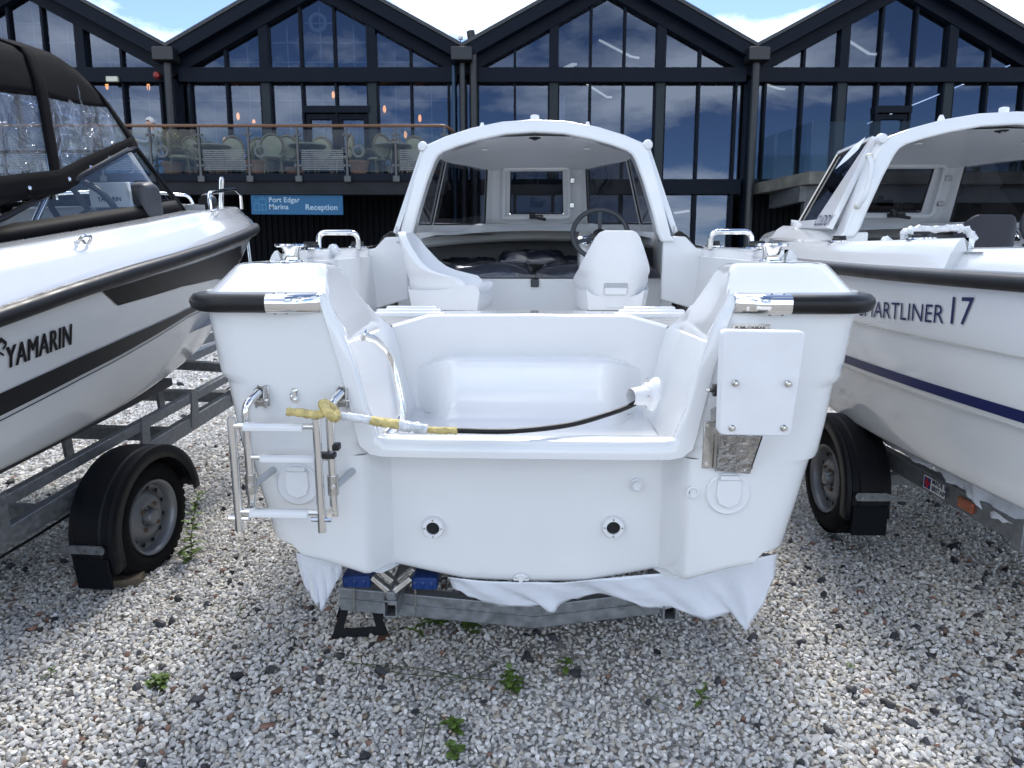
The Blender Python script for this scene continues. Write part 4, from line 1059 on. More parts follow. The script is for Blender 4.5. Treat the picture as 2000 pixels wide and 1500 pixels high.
MB().lathe([(.011, 0), (.009, -.014)], (q[0], q[1] - .004, q[2]), (0, 1, 0), 12).bar((q[0] - .004, q[1] - .016, q[2] - .012), (q[0] + .003, q[1] - .016, q[2] + .006), .008, .006, (0, 1, 0)).build('bung', PLASTIC, f)
for s in (-1, 1): MB().lathe([(.003, 0), (.003, -.003)], (q[0] + s * .018, q[1] - .008, q[2] + .002), (0, 1, 0), 8).build('screw', BSTEEL, f)
q = ml(576, 772, 0)
MB().prism([(.010 * math.cos(R_(a)) , (.014 if math.sin(R_(a)) > 0 else -.014) + .010 * math.sin(R_(a))) for a in range(0, 360, 20)], .005, (q[0], -.0, q[2]), (1, 0, 0), (0, 0, 1)).tube(rnd([(q[0], -.004, q[2] - .012), (q[0], -.03, q[2] - .01), (q[0], -.03, q[2] + .012), (q[0], -.004, q[2] + .014)], .012), .004, 8).build('eye_plate', STEEL, proto)
q0 = ml(1430, 634, 0); q1 = ml(1502, 648, 0)
pl = MB().box(((q0[0] + q1[0]) / 2, -.003, (q0[2] + q1[2]) / 2 - .003), (q1[0] - q0[0], .003, .030)).build('builder_plate', BSTEEL, proto, sm=0)
text('stamped_number', 'PL-SML-C19-05-F-5', .0105, mat('stamp_dark', (.03, .03, .03), .6), pl, plane_map((q0[0] + .008, -.0052, (q0[2] + q1[2]) / 2 - .002), (1, 0, 0), (0, 0, 1)), bold=.0004)
# boarding ladder
lad = bpy.data.objects.new('boarding_ladder', None); COL.objects.link(lad); lad.parent = proto
VO, VI = -.125, -.088
xl, xr = ml(458, 900, VO)[0], ml(622, 900, VO)[0]
zt_, zb_ = ml(457, 816, VO)[2], ml(457, 1036, VO)[2]
for x in (xl, xr):
    MB().tube([(x, VO, zb_), (x, VO, zt_)], .0125, 14).build('stile', STEEL, lad)
    xi = x + .028
    top = MB().tube(rnd([(xi, VI, ml(475, 1005, VI)[2]), (xi, VI, ml(475, 795, VI)[2] + .005), (xi + .022, -.035, ml(497, 762, -.03)[2] - .005)], .05, 8), .0125, 12).build('upper_stile', STEEL, lad)
    zq = ml(497, 775, -.02)[2]
    bkt = MB().box((xi + .022, -.003, zq), (.036, .006, .066))
    for sx in (-1, 1): bkt.prism([(-.004, -.03), (-.030, -.034), (-.042, -.010), (-.036, .026), (-.004, .033)], .004, (xi + .022 + sx * .014 - .002, 0, zq), (0, 1, 0), (0, 0, 1))
    b_ = bkt.build('hinge_bracket', BSTEEL, lad, bev=.002)
    MB().lathe([(.006, -.024), (.006, .024)], (xi + .022, -.03, zq - .008), (1, 0, 0), 10).build('hinge_bolt', STEEL, b_)
    zz = ml(490, 945, VI)[2]
    MB().tube([(xi, VI, zz - .01), (xi + .03, -.02, zz + .012), (xi + .036, .004, zz + .016)], .011, 10).build('stand_off', mat('grey_stand_off', (.42, .44, .46), .35), lad)
    MB().lathe([(.0165, -.03), (.0165, .03)], (xi, VI, zz), (0, 0, 1), 12).build('sleeve', BSTEEL, lad)
    MB().lathe([(.006, -.024), (.006, .024)], (xi + .006, VI, zz), (0, 1, 0), 8).build('bolt', STEEL, lad)
    z3 = ml(457, 1012, VO)[2]
    MB().bar((x, VO, z3), (xi + .004, VI, z3 + .02), .006, .03).lathe([(.008, -.03), (.008, .03)], (x, VO, z3), (1, 0, 0), 8).build('pivot_plate', STEEL, lad)
for py, vv, dx in ((832, VO, 0), (1000, VO, 0), (893, VI, .028)):
    z = ml(540, py, vv)[2]; a, b = xl + dx, xr + dx
    r_ = MB().tube([(a + .008, vv, z), (b - .008, vv, z)], .0095, 10).build('rung', STEEL, lad)
    MB().prism([(-.020, -.010), (.020, -.010), (.020, .004), (.010, .0105), (-.010, .0105), (-.020, .004)], b - a - .075, (a + .0375, vv, z - .002), (0, 1, 0), (0, 0, 1)).build('tread', PLASTIC, r_, bev=.003)
MB().box((xr + .02, VO + .02, ml(622, 893, VO)[2]), (.05, .03, .016)).box((xr + .038, VI + .004, ml(622, 886, VO)[2] + .01), (.03, .03, .02)).build('retaining_clip', BLACKP, lad, bev=.003)
# outboard bracket
ob = bpy.data.objects.new('outboard_bracket', None); COL.objects.link(ob); ob.parent = proto
VP = -.19
c4 = [ml(1404, 850, VP), ml(1545, 853, VP - .01), ml(1576, 648, VP - .035), ml(1411, 645, VP - .03)]
poly = rnd([Vector(c4[0]).lerp(Vector(c4[1]), .5)] + [Vector(p) for p in c4[1:]] + [Vector(c4[0]), Vector(c4[0]).lerp(Vector(c4[1]), .5)], .016, 4)[:-1]
d = Vector((0, .042, 0)); n = len(poly)
pad = MB().add(poly + [p + d for p in poly], [tuple(range(n)), tuple(range(2 * n - 1, n - 1, -1))] + [(i, (i + 1) % n, (i + 1) % n + n, i + n) for i in range(n)]).build('engine_pad', HDPE, ob, bev=.005, seg=3)
for px, py in ((1437, 749), (1540, 750), (1430, 836), (1531, 836)):
    q = ml(px, py, (VP - .022 if py < 800 else VP - .004) - (.009 if px > 1500 else 0))
    MB().lathe([(.0095, .004), (.0095, -.002), (.0075, -.004)], q, (0, 1, .1), 16).build('washer', BSTEEL, pad)
    MB().lathe([(.0055, -.004), (.005, -.008), (.002, -.009)], q, (0, 1, .1), 12).build('bolt_head', STEEL, pad)
q = ml(1485, 787, VP - .012); MB().lathe([(.0055, .002), (.0055, -.001), (.0045, -.001), (.0045, .001)], q, (0, 1, .1), 14, cap=False).build('mould_mark', HDPE, pad)
a0, a1 = ml(1371, 822, 0), ml(1371, 914, 0)
for px in (1383, 1462):
    x = ml(px, 870, 0)[0]
    MB().box((x, -.003, (a0[2] + a1[2]) / 2), (.032, .006, a0[2] - a1[2])).box((x + .018 * (1 if px < 1400 else -1), -.018, (a0[2] + a1[2]) / 2), (.005, .036, a0[2] - a1[2])).build('mount_plate', BSTEEL, ob, bev=.003)
    for z in (a0[2] - .014, a1[2] + .014): MB().lathe([(.006, 0), (.005, -.008)], (x - .004, -.005, z), (0, 1, 0), 8).build('bolt', STEEL, ob)
t0, t1 = ml(1409, 851, -.13), ml(1487, 853, -.13); b0, b1 = ml(1398, 920, -.02), ml(1462, 926, -.02)
MB().strip([t0, t1], [b0, b1], (0, .008, .0)).build('lower_arm', CRUMP, ob, bev=.002)
MB().strip([t0, Vector(t0) + Vector((0, .06, .12))], [b0, Vector(b0) + Vector((0, 0, .05))], (.004, 0, 0)).strip([t1, Vector(t1) + Vector((0, .06, .12))], [b1, Vector(b1) + Vector((0, 0, .05))], (.004, 0, 0)).build('side_arm', BSTEEL, ob, sm=0)
u0_, u1_ = ml(1416, 700, VP + .03), ml(1540, 700, VP + .03)
MB().box(((u0_[0] + u1_[0]) / 2, VP + .05, (c4[0][2] + c4[2][2]) / 2), (.14, .02, .20)).bar(((u0_[0] + .02), VP + .06, c4[0][2] + .06), (u0_[0] + .01, -.01, c4[0][2] + .01), .008, .04).bar(((u1_[0] - .03), VP + .06, c4[0][2] + .06), (u1_[0] - .05, -.01, c4[0][2] + .01), .008, .04).build('pivot_arm', BSTEEL, ob, sm=0)
q = ml(1401, 762, -.10); MB().lathe([(.018, -.012), (.018, .012), (.006, .014), (.006, .022)], q, (-1, 0, 0), 14).build('lock_knob', BLACKP, ob)
MB().lathe([(.006, 0), (.006, .02)], (q[0] - .012, q[1], q[2]), (-1, 0, 0), 8).tube([(ml(1413, 645, -.1)[0], -.10, ml(1413, 645, -.1)[2]), (ml(1425, 760, -.08)[0], -.08, ml(1425, 760, -.08)[2])], .006, 8).build('pivot_pin', STEEL, ob)
# grab handle in the splash well, cable boot, cable
gh = [ml(709, 655, .05), ml(735, 668, .10), ml(765, 705, .15), ml(785, 795, .13), ml(776, 825, .11), ml(756, 848, .08)]
MB().tube(spline(gh, 6), .0135, 12).build('grab_handle', STEEL, proto)
MB().lathe([(.022, 0), (.020, .006), (.012, .01)], gh[0], (.5, .1, -.2), 14).build('handle_rose', STEEL, proto)
bq = ml(1278, 770, .20)
bt = MB().lathe([(.056, .0), (.056, .006), (.05, .014), (.042, .018), (.036, .022), (.032, .04)], bq, (-1, -.15, .2), 28).build('cable_boot', PLASTIC, proto)
be = ml(1232, 775, .16)
MB().tube([bq, tuple((Vector(bq) + Vector(be)) / 2), be], [.034, .031, .027], 18, cap=False).build('paper_sleeve', mat('white_paper', (.78, .78, .80), .7), bt)
for a in range(4):
    MB().lathe([(.004, .012), (.004, .018)], (bq[0] - .01, bq[1] + .048 * math.cos(1.57 * a), bq[2] + .048 * math.sin(1.57 * a)), (-1, -.15, .2), 8).build('screw', BSTEEL, bt)
cb = [ml(1250, 780, .175), ml(1232, 792, .15), ml(1190, 808, .10), ml(1110, 830, .04), ml(1000, 842, -.01), ml(893, 841, -.05)]
cab = thing('control_cable', 'black control cable with yellow taped end stretched across the stern well', 'cable', (0, 0, 0))
toW = lambda p: tuple(MF.R @ np.array(p) + MF.o)
MB().tube([toW(p) for p in spline(cb, 8)], .0085, 10).build('outer_casing', RUBBER, cab)
rgc = random.Random(8)
def wrap(pts, r, m, nm, rough=.0012):
    P = spline([toW(p) for p in pts], 8); mb = MB().tube(P, [r * (1 + rgc.uniform(-.1, .16)) for _ in P], 10)
    mb.V = [(a + rgc.uniform(-rough, rough), b + rgc.uniform(-rough, rough), c + rgc.uniform(-rough, rough)) for a, b, c in mb.V]
    mb.build(nm, m, cab, sm=70)
wrap([ml(893, 841, -.05), ml(860, 841, -.058), ml(833, 839, -.062)], .0105, YTAPE, 'tape_wrap')
wrap([ml(834, 839, -.062), ml(800, 833, -.07), ml(778, 829, -.075)], .0155, WRAPF, 'film_wrap', .003)
wrap([ml(780, 829, -.075), ml(748, 825, -.085), ml(722, 821, -.09)], .0135, YTAPE, 'tape_wrap')
wrap([ml(724, 821, -.09), ml(690, 815, -.10), ml(655, 811, -.105)], .0125, WRAPF, 'film_wrap')
wrap([ml(660, 812, -.105), ml(645, 795, -.10), ml(632, 790, -.105), ml(640, 806, -.14), ml(655, 815, -.125), ml(648, 797, -.10)], .0145, YTAPE, 'tape_knot', .002)
wrap([ml(640, 806, -.12), ml(615, 810, -.13), ml(585, 806, -.13), ml(560, 804, -.135)], .0115, YTAPE, 'tape_tail')
q = toW(ml(818, 834, -.085)); MB().box(q, (.026, .012, .014)).build('buckle', mat('pale_buckle', (.6, .66, .70), .4), cab, bev=.003)

# ------------------------------------------------------------------ what only the right-hand boat carries
seat(rboat, '', (-.30, 1.75, 1.30), 0, mat('navy_seat', (.012, .014, .026), .45), 1.1)
seat(rboat, '', (.44, 1.62, 1.285), 0, PLASTIC, 1.0)
NAVYB = mat('navy_vinyl_stripe', (.006, .012, .085), .35)
def side_strip(z0, z1, v0, v1, m, nm, off=.003, sgn=-1):
    vs = [v0 + (v1 - v0) * k / 24 for k in range(25)]
    return MB().grid([[hull_side(v, z, sgn) + Vector((sgn * off, 0, 0)) for v in vs] for z in (z0, (z0 + z1) / 2, z1)]).build(nm, m, rboat, sm=40)
side_strip(.905, .945, .12, 4.2, NAVYB, 'side_stripe')
def on_side(v0, z0, slope=0.0): return lambda x, y: hull_side(v0 - x, z0 + y + slope * x, -1) + Vector((-.004, 0, 0))
text('lettering', 'SMARTLINER', .098, NAVYB, rboat, on_side(1.265, 1.155, .05), shear=.18, space=1.0, xs=1.16)
text('lettering', '17', .14, NAVYB, rboat, on_side(.60, 1.19, 0.05), shear=.18, xs=1.05)
_a, _b2, _u = Vector((-.80, 1.97, 1.575)), Vector((-.715, 2.70, 1.60)), Vector((-.612, 1.97, 2.05))
_ex = (_a - _b2).normalized(); _ey = ((_u - _a) - _ex * _ex.dot(_u - _a)).normalized(); _nn = _ex.cross(_ey).normalized()
_o = _a.lerp(_b2, .40) + _ey * .012 + _nn * .034; _o.x *= 1.08
text('lettering', 'CUDDY', .088, NAVYB, rboat, plane_map(_o, _ex, _ey), shear=.2, xs=1.05)
# handles and rails wrapped in film
def rwrap(pts, r, nm, parent=rboat):
    P = spline(pts, 8); mb = MB().tube(P, [r * (1 + rgc.uniform(-.25, .3)) for _ in P], 12)
    mb.V = [(a + rgc.uniform(-.004, .004), b + rgc.uniform(-.004, .004), c + rgc.uniform(-.004, .004)) for a, b, c in mb.V]
    return mb.build(nm, WRAPF, parent, sm=60)
rq = lambda px, py, v: RF.v(px, py, v)
rwrap([rq(1770, 472, 1.35), rq(1766, 455, 1.35), rq(1790, 449, 1.33), rq(1850, 446, 1.3), rq(1885, 448, 1.28), rq(1905, 470, 1.28)], .016, 'wrapped_grab_rail')
MB().tube(spline([rq(1698, 306, 1.85), rq(1702, 325, 1.82), rq(1696, 360, 1.82), rq(1688, 385, 1.82), rq(1676, 402, 1.85)], 6), .013, 10).build('pillar_handle', PLASTIC, rboat)
for p in (rq(1696, 306, 1.87), rq(1674, 402, 1.87)): MB().lathe([(.018, 0), (.016, -.02), (.012, -.03)], p, (0, 1, 0), 12).build('handle_rose', mat('cream_plastic', (.62, .60, .50), .5), rboat)
ffl = [rq(1690, 268, 1.86), rq(1668, 285, 1.9), rq(1650, 305, 1.95), rq(1632, 330, 2.0), rq(1655, 312, 1.9), rq(1676, 292, 1.86)]
MB().add(ffl, [(0, 1, 5), (1, 2, 4, 5), (2, 3, 4)]).build('torn_film', FILM, rboat, sm=0, sol=.002)

# ================================================================== THE OPEN BOAT WITH THE GREY CANOPY, LEFT
LF = Frame(-2.69, 3.47, 0.0, 7.0, 7.5)
lboat = fthing('canopy_boat', 'white and dark striped motor boat at left under a grey canopy, lettered YAMARIN', 'boat', LF)
LGEL = mat('pale_grey_gelcoat', (.70, .71, .71), .2, coat=.5, var=.02, vscale=2)
CHAR = mat('charcoal_vinyl', (.009, .010, .012), .4, spec=.3)
BLKG = mat('gloss_black_vinyl', (.002, .002, .003), .3, spec=.2)
CANV = mat('charcoal_canvas', (.0045, .0045, .0055), .85, spec=.08, var=.2, vscale=14, bump=.2, bscale=300)
VINYL = glass('wrinkled_clear_vinyl', (.72, .74, .76), 1.6, .03, bump=1.0, bscale=9, haze=.11, hazecol=(.5, .53, .57))
def lzr(v): return interp(v, [-2.2, -.7, -.27, .2, .74, 1.18, 1.74, 2.5, 3.2], [1.33, 1.388, 1.432, 1.45, 1.4626, 1.4756, 1.476, 1.455, 1.42])
def lgt(v): return interp(v, [-2.2, -.5, .5, 1.1, 2.2, 2.9, 3.2], [1.585, 1.602, 1.635, 1.65, 1.63, 1.57, 1.50])
def lsh(c): return 1 - max(0, min(1, (c - .352) / .648)) ** 2.25
def lend(t): return 2.5 + .7 * t
def lzc(v): return .785 + .02 * max(0, v) + .06 * max(0, v - 1.2) ** 2
def lhull(v, t, off=0.0):
    c = (v + 2.2) / (lend(t) + 2.2); k = .80 + .17 * t ** .75
    return Vector((1.05 * lsh(c) * k + off, v, lzc(v) + (lzr(v) - .03 - lzc(v)) * t))
def lrail(v): return 1.05 * lsh((v + 2.2) / 5.4)
cs = [0, .1, .2, .3, .36, .42, .48, .54, .6, .66, .72, .78, .83, .88, .92, .95, .97, .985, 1.0]
ts = [0, .03, .2, .4, .6, .8, .93, 1]
for nm, mb in (('hull', MB()),):
    for s in (-1, 1):
        mb.grid([[(s * p.x, p.y, p.z) for p in (lhull(-2.2 + (lend(t) + 2.2) * c, t) for c in cs)] for t in ts])
    rows = []
    for c in cs:
        v = -2.2 + 4.7 * c; e = lhull(v, 0); zk = .50 + .30 * c ** 5
        rows.append([(f * e.x, v, zk + (e.z - zk) * abs(f) ** .9) for f in (-1, -.7, -.4, 0, .4, .7, 1)])
    mb.grid(rows)
    tr = [lhull(-2.2, t) for t in ts]
    mb.grid([[(-p.x, p.y, p.z) for p in tr], [(p.x, p.y, p.z) for p in tr]]).grid([rows[0][::-1][:4], rows[0][:4]])
    mb.build('hull', LGEL, lboat, sm=40, weld=2e-3)
vs_ = [-2.2, -1.5, -.9, -.4, 0, .4, .8, 1.1, 1.4, 1.7, 2.0, 2.25, 2.5, 2.7, 2.85, 3.0, 3.1, 3.17, 3.2]
for s in (-1, 1):
    rows = []
    for v in vs_:
        b = lrail(v); d = lzr(v); g = lgt(v); k = min(1, b / .3)
        prof = [(b, d - .03), (b + .004, d + .02), (b - .02, d + .06), (b - .055, d + .6 * (g - d)), (b - .072, g - .052), (b - .085, g - .046), (b - .105, g - .012), (b - .122, g - .002), (b - .14, g), (b - .24, g + .004), (b - .25, g - .03)]
        rows.append([(s * max(0, b - (b - p[0]) * k), v, p[1]) for p in prof])
    MB().grid(rows).build('deck_side', GEL, lboat, sm=42)
    MB().tube([(s * (lrail(v) + .006), v + (.012 if v == 3.2 else 0), lzr(v)) for v in vs_], .034, 12, flat=1.0).build('rub_rail', RUBBER, lboat, sm=60)
rows = []
for v in [1.25, 1.6, 2.0, 2.4, 2.75, 3.0, 3.12]:
    b = max(0.01, lrail(v) - .235 * min(1, lrail(v) / .3)); rows.append([(b * x, v, lgt(v) + .03 * (1 - x * x)) for x in (-1, -.5, 0, .5, 1)])
MB().grid(rows).build('fore_deck', GEL, lboat, sm=40)
for s in (-1, 1):
    MB().grid([[(s * (lrail(v) - .245), v, z if z < 1.5 else lgt(v)) for v in (-2.2, -1.2, -.4, .4, 1.0)] for z in (1.6, 1.3, 1.0)]).build('cockpit_side', mat('grey_cockpit_liner', (.33, .34, .35), .6), lboat, sm=0)
MB().grid([[(x, v, 1.0) for x in (-.8, 0, .8)] for v in (-2.2, 0, 1.3)]).grid([[(x, 1.28, z) for x in (-.72, 0, .72)] for z in (1.0, 1.68)]).build('cockpit_sole', mat('grey_cockpit_liner', (.33, .34, .35)), lboat, sm=0)
# markings, laid on the side where the photograph's rays meet it
def lside(px, py):
    u = 1.0
    for _ in range(160):
        q = LF.hit(px, py, 0, u); v, z = q[1], q[2]
        t = max(0, min(1.0, (z - lzc(v)) / (lzr(v) - .03 - lzc(v)))); u = .9 * u + .1 * lhull(v, t).x
    return v, t
def decal(nm, top, bot, m, n=24, off=.004):
    T = [lside(*p) for p in top]; B = [lside(*p) for p in bot]
    def at(L, f):
        xs = [i / (len(L) - 1) for i in range(len(L))]; return interp(f, xs, [a for a, b in L]), interp(f, xs, [b for a, b in L])
    rows = []
    for j in range(5):
        r = []
        for i in range(n + 1):
            a, b = at(T, i / n), at(B, i / n); k = j / 4; r.append(lhull(a[0] + (b[0] - a[0]) * k, a[1] + (b[1] - a[1]) * k, off))
        rows.append(r)
    return MB().grid(rows).build(nm, m, lboat, sm=40)
decal('side_stripe', [(-60, 795), (0, 768), (120, 714), (240, 660), (367, 603), (440, 568)], [(-60, 838), (0, 812), (120, 752), (240, 690), (367, 614), (440, 572)], CHAR)
decal('pin_stripe', [(-60, 847), (0, 820), (120, 758), (240, 695), (367, 618), (440, 576)], [(-60, 849.5), (0, 822.5), (120, 760.5), (240, 697), (367, 619.5), (440, 577)], CHAR)
decal('bow_panel', [(198, 569), (300, 538), (400, 507), (440, 492), (470, 480)], [(229, 597), (300, 577), (354, 560), (420, 545), (470, 528)], BLKG)
v0_, t0_ = lside(8, 722); v1_, t1_ = lside(150, 668)
def ltext(x, y):
    f = x / .60
    return lhull(v0_ + (v1_ - v0_) * f + .0, t0_ + (t1_ - t0_) * f + y / .62, .005)
for _dx, _o in ((0, 0), (.0045, .0006), (.009, .0012)):
    text('lettering', 'YAMARIN', .128, CHAR, lboat, lambda x, y: ltext(x + _dx, y) + Vector((_o, 0, 0)), space=1.06, xs=.93)
bw_ = MB()
for k, (x0, y0, x1, y1, w) in enumerate([(-.10, .10, -.03, .125, .02), (-.03, .125, .01, .10, .018), (.01, .10, -.02, .085, .012), (-.09, .05, -.04, .075, .016), (-.04, .075, -.01, .06, .01)]):
    n_ = 4; A_, B_ = [], []
    for i in range(n_ + 1):
        f = i / n_; x, y = x0 + (x1 - x0) * f, y0 + (y1 - y0) * f; A_.append(ltext(x, y - w / 2)); B_.append(ltext(x, y + w / 2))
    bw_.grid([A_, B_])
bw_.build('bird_emblem', CHAR, lboat, sm=0)
# wind screen
wb = [(.80, -.75), (.79, -.2), (.76, .5), (.70, .95), (.60, 1.25), (.42, 1.46), (.2, 1.56), (0, 1.59)]
wt = [(.77, -.62, 1.63), (.74, -.25, 1.70), (.67, .40, 1.88), (.60, .78, 1.975), (.52, 1.0, 2.0), (.37, 1.17, 2.0), (.18, 1.25, 2.0), (0, 1.28, 2.0)]
wb = [(u, v, lgt(v) + .004) for u, v in wb]
mid = [tuple(Vector(a).lerp(Vector(b), min(1, .06 / max(.03, b[2] - a[2]))) for a, b in [(a, b)])[0] for a, b in zip(wb, wt)]
full = lambda L: [Vector(p) for p in L] + [Vector((-p[0], p[1], p[2])) for p in L[-2::-1]]
MB().grid([full(wb), full(mid)]).build('screen_base', mat('matt_black_strip', (.002, .002, .003), .6, spec=.1), lboat, sm=30, sol=.004)
ws = MB().grid([full(mid), [a.lerp(b, .5) for a, b in zip(full(mid), full(wt))], full(wt)]).build('wind_screen', CLEAR, lboat, sm=40)
MB().tube(full(wt), .013, 8).build('top_frame', BLKG, ws)
for s in (-1, 1): MB().tube([(s * .60, 1.25, lgt(1.25)), (s * .52, 1.0, 2.0)], .014, 8).build('corner_post', BLKG, ws)
# canopy: stations from the stern to the front bow, hem to ridge
ST = [(-2.0, [(.90, -2.0, 1.60), (.89, -2.0, 1.72), (.80, -2.0, 2.22), (.72, -2.0, 2.40), (.45, -2.0, 2.52), (0, -2.0, 2.56)]),
      (.2, [(.725, .10, 1.785), (.72, .11, 1.875), (.66, .20, 2.24), (.60, .25, 2.38), (.38, .28, 2.455), (0, .30, 2.485)]),
      (.9, [(.515, 1.02, 1.985), (.515, .985, 2.055), (.50, .84, 2.225), (.47, .78, 2.305), (.30, .82, 2.355), (0, .86, 2.37)])]
SS = [0, .12, .60, .74, .88, 1.0]
def canopy(a, s, out=0.0):
    i = min(1, int(a)); f = a - i; f2 = f
    P0 = [Vector(p) for p in ST[i][1]]; P1 = [Vector(p) for p in ST[i + 1][1]]
    def on(P):
        for j in range(len(SS) - 1):
            if s <= SS[j + 1] + 1e-9: return P[j].lerp(P[j + 1], (s - SS[j]) / (SS[j + 1] - SS[j]))
        return P[-1]
    p = on(P0).lerp(on(P1), f2)
    sag = math.sin(f * math.pi) * (.035 if s < .7 else .05)
    c = Vector((0, p.y, 1.9)); d = (p - c).normalized()
    if i == 1 and s > .6: p.z += .05 * math.sin(f * math.pi)
    else: p -= d * sag * .4
    return p + d * out
can = bpy.data.objects.new('canopy', None); COL.objects.link(can); can.parent = lboat
def cpatch(nm, a0, a1, s0, s1, m, na=14, ns=10, out=0.0, sol=0, both=True, wr=0.0):
    rgn = random.Random(5)
    for sg in ((-1, 1) if both else (1,)):
        rows = []
        for j in range(ns + 1):
            r = []
            for i in range(na + 1):
                a, s = a0 + (a1 - a0) * i / na, s0 + (s1 - s0) * j / ns
                p = canopy(a, s, out + wr * (math.sin(i * 1.9 + j * .9) + .7 * math.sin(i * .7 - j * 1.7 + 1)) * math.sin(math.pi * i / na) * math.sin(math.pi * j / ns))
                r.append((sg * p.x, p.y, p.z))
            rows.append(r)
        o = MB().grid(rows).build(nm, m, can, sm=60, sol=sol)
cpatch('canopy_top', 0, 2, .53, 1.0, CANV, 28, 10, 0, .003)
cpatch('hem_band', 0, 2, 0, .13, CANV, 28, 3, .012, .004)
cpatch('clear_window', 0.02, 1, .10, .62, VINYL, 22, 12, 0, 0, True, .006)
cpatch('clear_window', 1, 1.97, .10, .62, VINYL, 16, 12, 0, 0, True, .005)
cpatch('seam_band', .972, 1.018, 0, 1.0, CANV, 3, 24, .008, .004)
cpatch('front_edge', 1.93, 2.0, 0, 1.0, CANV, 2, 24, .006, .006)
fr_b = [canopy(2, s) for s in SS]; fr_w = [Vector((u, v, z + .01)) for u, v, z in [(.515, 1.01, 2.0), (.46, 1.08, 2.0), (.40, 1.15, 2.0), (.34, 1.19, 2.0), (.18, 1.25, 2.0), (0, 1.28, 2.0)]]
fb = fr_b + [Vector((-p.x, p.y, p.z)) for p in fr_b[-2::-1]]; fw = fr_w + [Vector((-p.x, p.y, p.z)) for p in fr_w[-2::-1]]
MB().grid([[a.lerp(b, t) for a, b in zip(fb, fw)] for t in (0, .3, .6, .9, 1)]).build('front_window', VINYL, can, sm=60)
for a in (.15, .4, .65, .9, 1.08, 1.35, 1.6, 1.85):
    p = canopy(a, .055, .014); MB().lathe([(.011, 0), (.009, .006), (.004, .008)], p, (1, -.1, .3), 10).build('stud', STEEL, can)
for sg in (-1, 1):
    MB().tube([(sg * .62, -.15, 1.45), (sg * .53, .30, 1.82), (sg * .40, .58, 2.04)], .014, 10).build('canopy_pole', STEEL, can)
    MB().tube(spline([(sg * p.x * .96, p.y, p.z - .03) for p in (canopy(1, s) for s in SS)], 5), .011, 8).build('canopy_hoop', STEEL, can)
MB().box((.53, .31, 1.83), (.04, .05, .04)).build('pole_clamp', BLACKP, can, bev=.005)
# helm seen through the screen
q0, q1, q2 = LF.v(167, 357, .62), LF.v(255, 405, .62), LF.v(255, 357, .62)
dk = MB().box(((q0[0] + q1[0]) / 2, .64, (q0[2] + q1[2]) / 2), (q1[0] - q0[0], .02, q0[2] - q1[2])).build('plotter_cover', mat('light_grey_cover', (.60, .62, .64), .6), lboat, bev=.004)
text('lettering', 'YAMARIN', .030, CHAR, dk, plane_map((q0[0] + .045, .628, (q0[2] + q1[2]) / 2 - .03), (1, 0, 0), (0, 0, 1)), bold=.001)
MB().prism([(.68, 1.05), (.84, 1.05), (.84, q0[2] - .03), (.78, q0[2] + .0), (.68, q0[2] - .01)], q1[0] - q0[0] + .08, (q0[0] - .03, 0, 0), (0, 1, 0), (0, 0, 1)).build('helm_console', DGREY, lboat, bev=.03, seg=3)
wc = LF.v(163, 402, .50)
sw_ = MB().tube([(wc[0] + .17 * math.cos(a), .50 - .08 * math.sin(a), wc[2] - .02 + .15 * math.sin(a)) for a in [2 * math.pi * k / 28 for k in range(28)]], .016, 8, closed=True).build('steering_wheel', BLACKP, lboat)
for a in (90, 210, 330): MB().bar((wc[0], .53, wc[2] - .02), (wc[0] + .16 * math.cos(R_(a)), .5 - .08 * math.sin(R_(a)), wc[2] - .02 + .14 * math.sin(R_(a))), .03, .01).build('spoke', BLACKP, sw_)
# rails and eyes
for s in (-1, 1):
    b0 = (s * .66, 1.45, lgt(1.45)); b1 = (s * .20, 2.75, lgt(2.7))
    r_ = MB().tube(rnd([b0, (s * .65, 1.47, lgt(1.45) + .10), (s * .44, 2.2, lgt(2.2) + .125), (s * .22, 2.72, lgt(2.7) + .11), b1], .05), .0125, 10).build('bow_rail', STEEL, lboat)
    for v, du in ((-.12, .10), (1.28, .12)):
        u = lrail(v) - du; z = lgt(v) - .03
        MB().tube(rnd([(s * u, v - .025, z), (s * (u + .03), v - .025, z + .035), (s * (u + .035), v + .025, z + .03), (s * (u + .012), v + .025, z - .005)], .02), .006, 8).box((s * u, v, z), (.012, .07, .03)).build('mooring_eye', STEEL, lboat)
MB().lathe([(.05, -.03), (.06, 0), (.05, .03), (.02, .045)], (.62, 1.50, lgt(1.5) + .04), (0, 1, 0), 14).build('horn', BLACKP, lboat)
ps = LF.v(432, 405, 2.55); pt = LF.v(433, 351, 2.55)
MB().tube([ps, pt], .018, 10).lathe([(.02, 0), (.012, .02)], pt, (0, 0, 1), 10).build('flag_socket', STEEL, lboat)
MB().tube([(.0, 3.18, 1.38), (.03, 3.12, 1.10)], .012, 8).build('bow_eye_strut', BSTEEL, lboat)

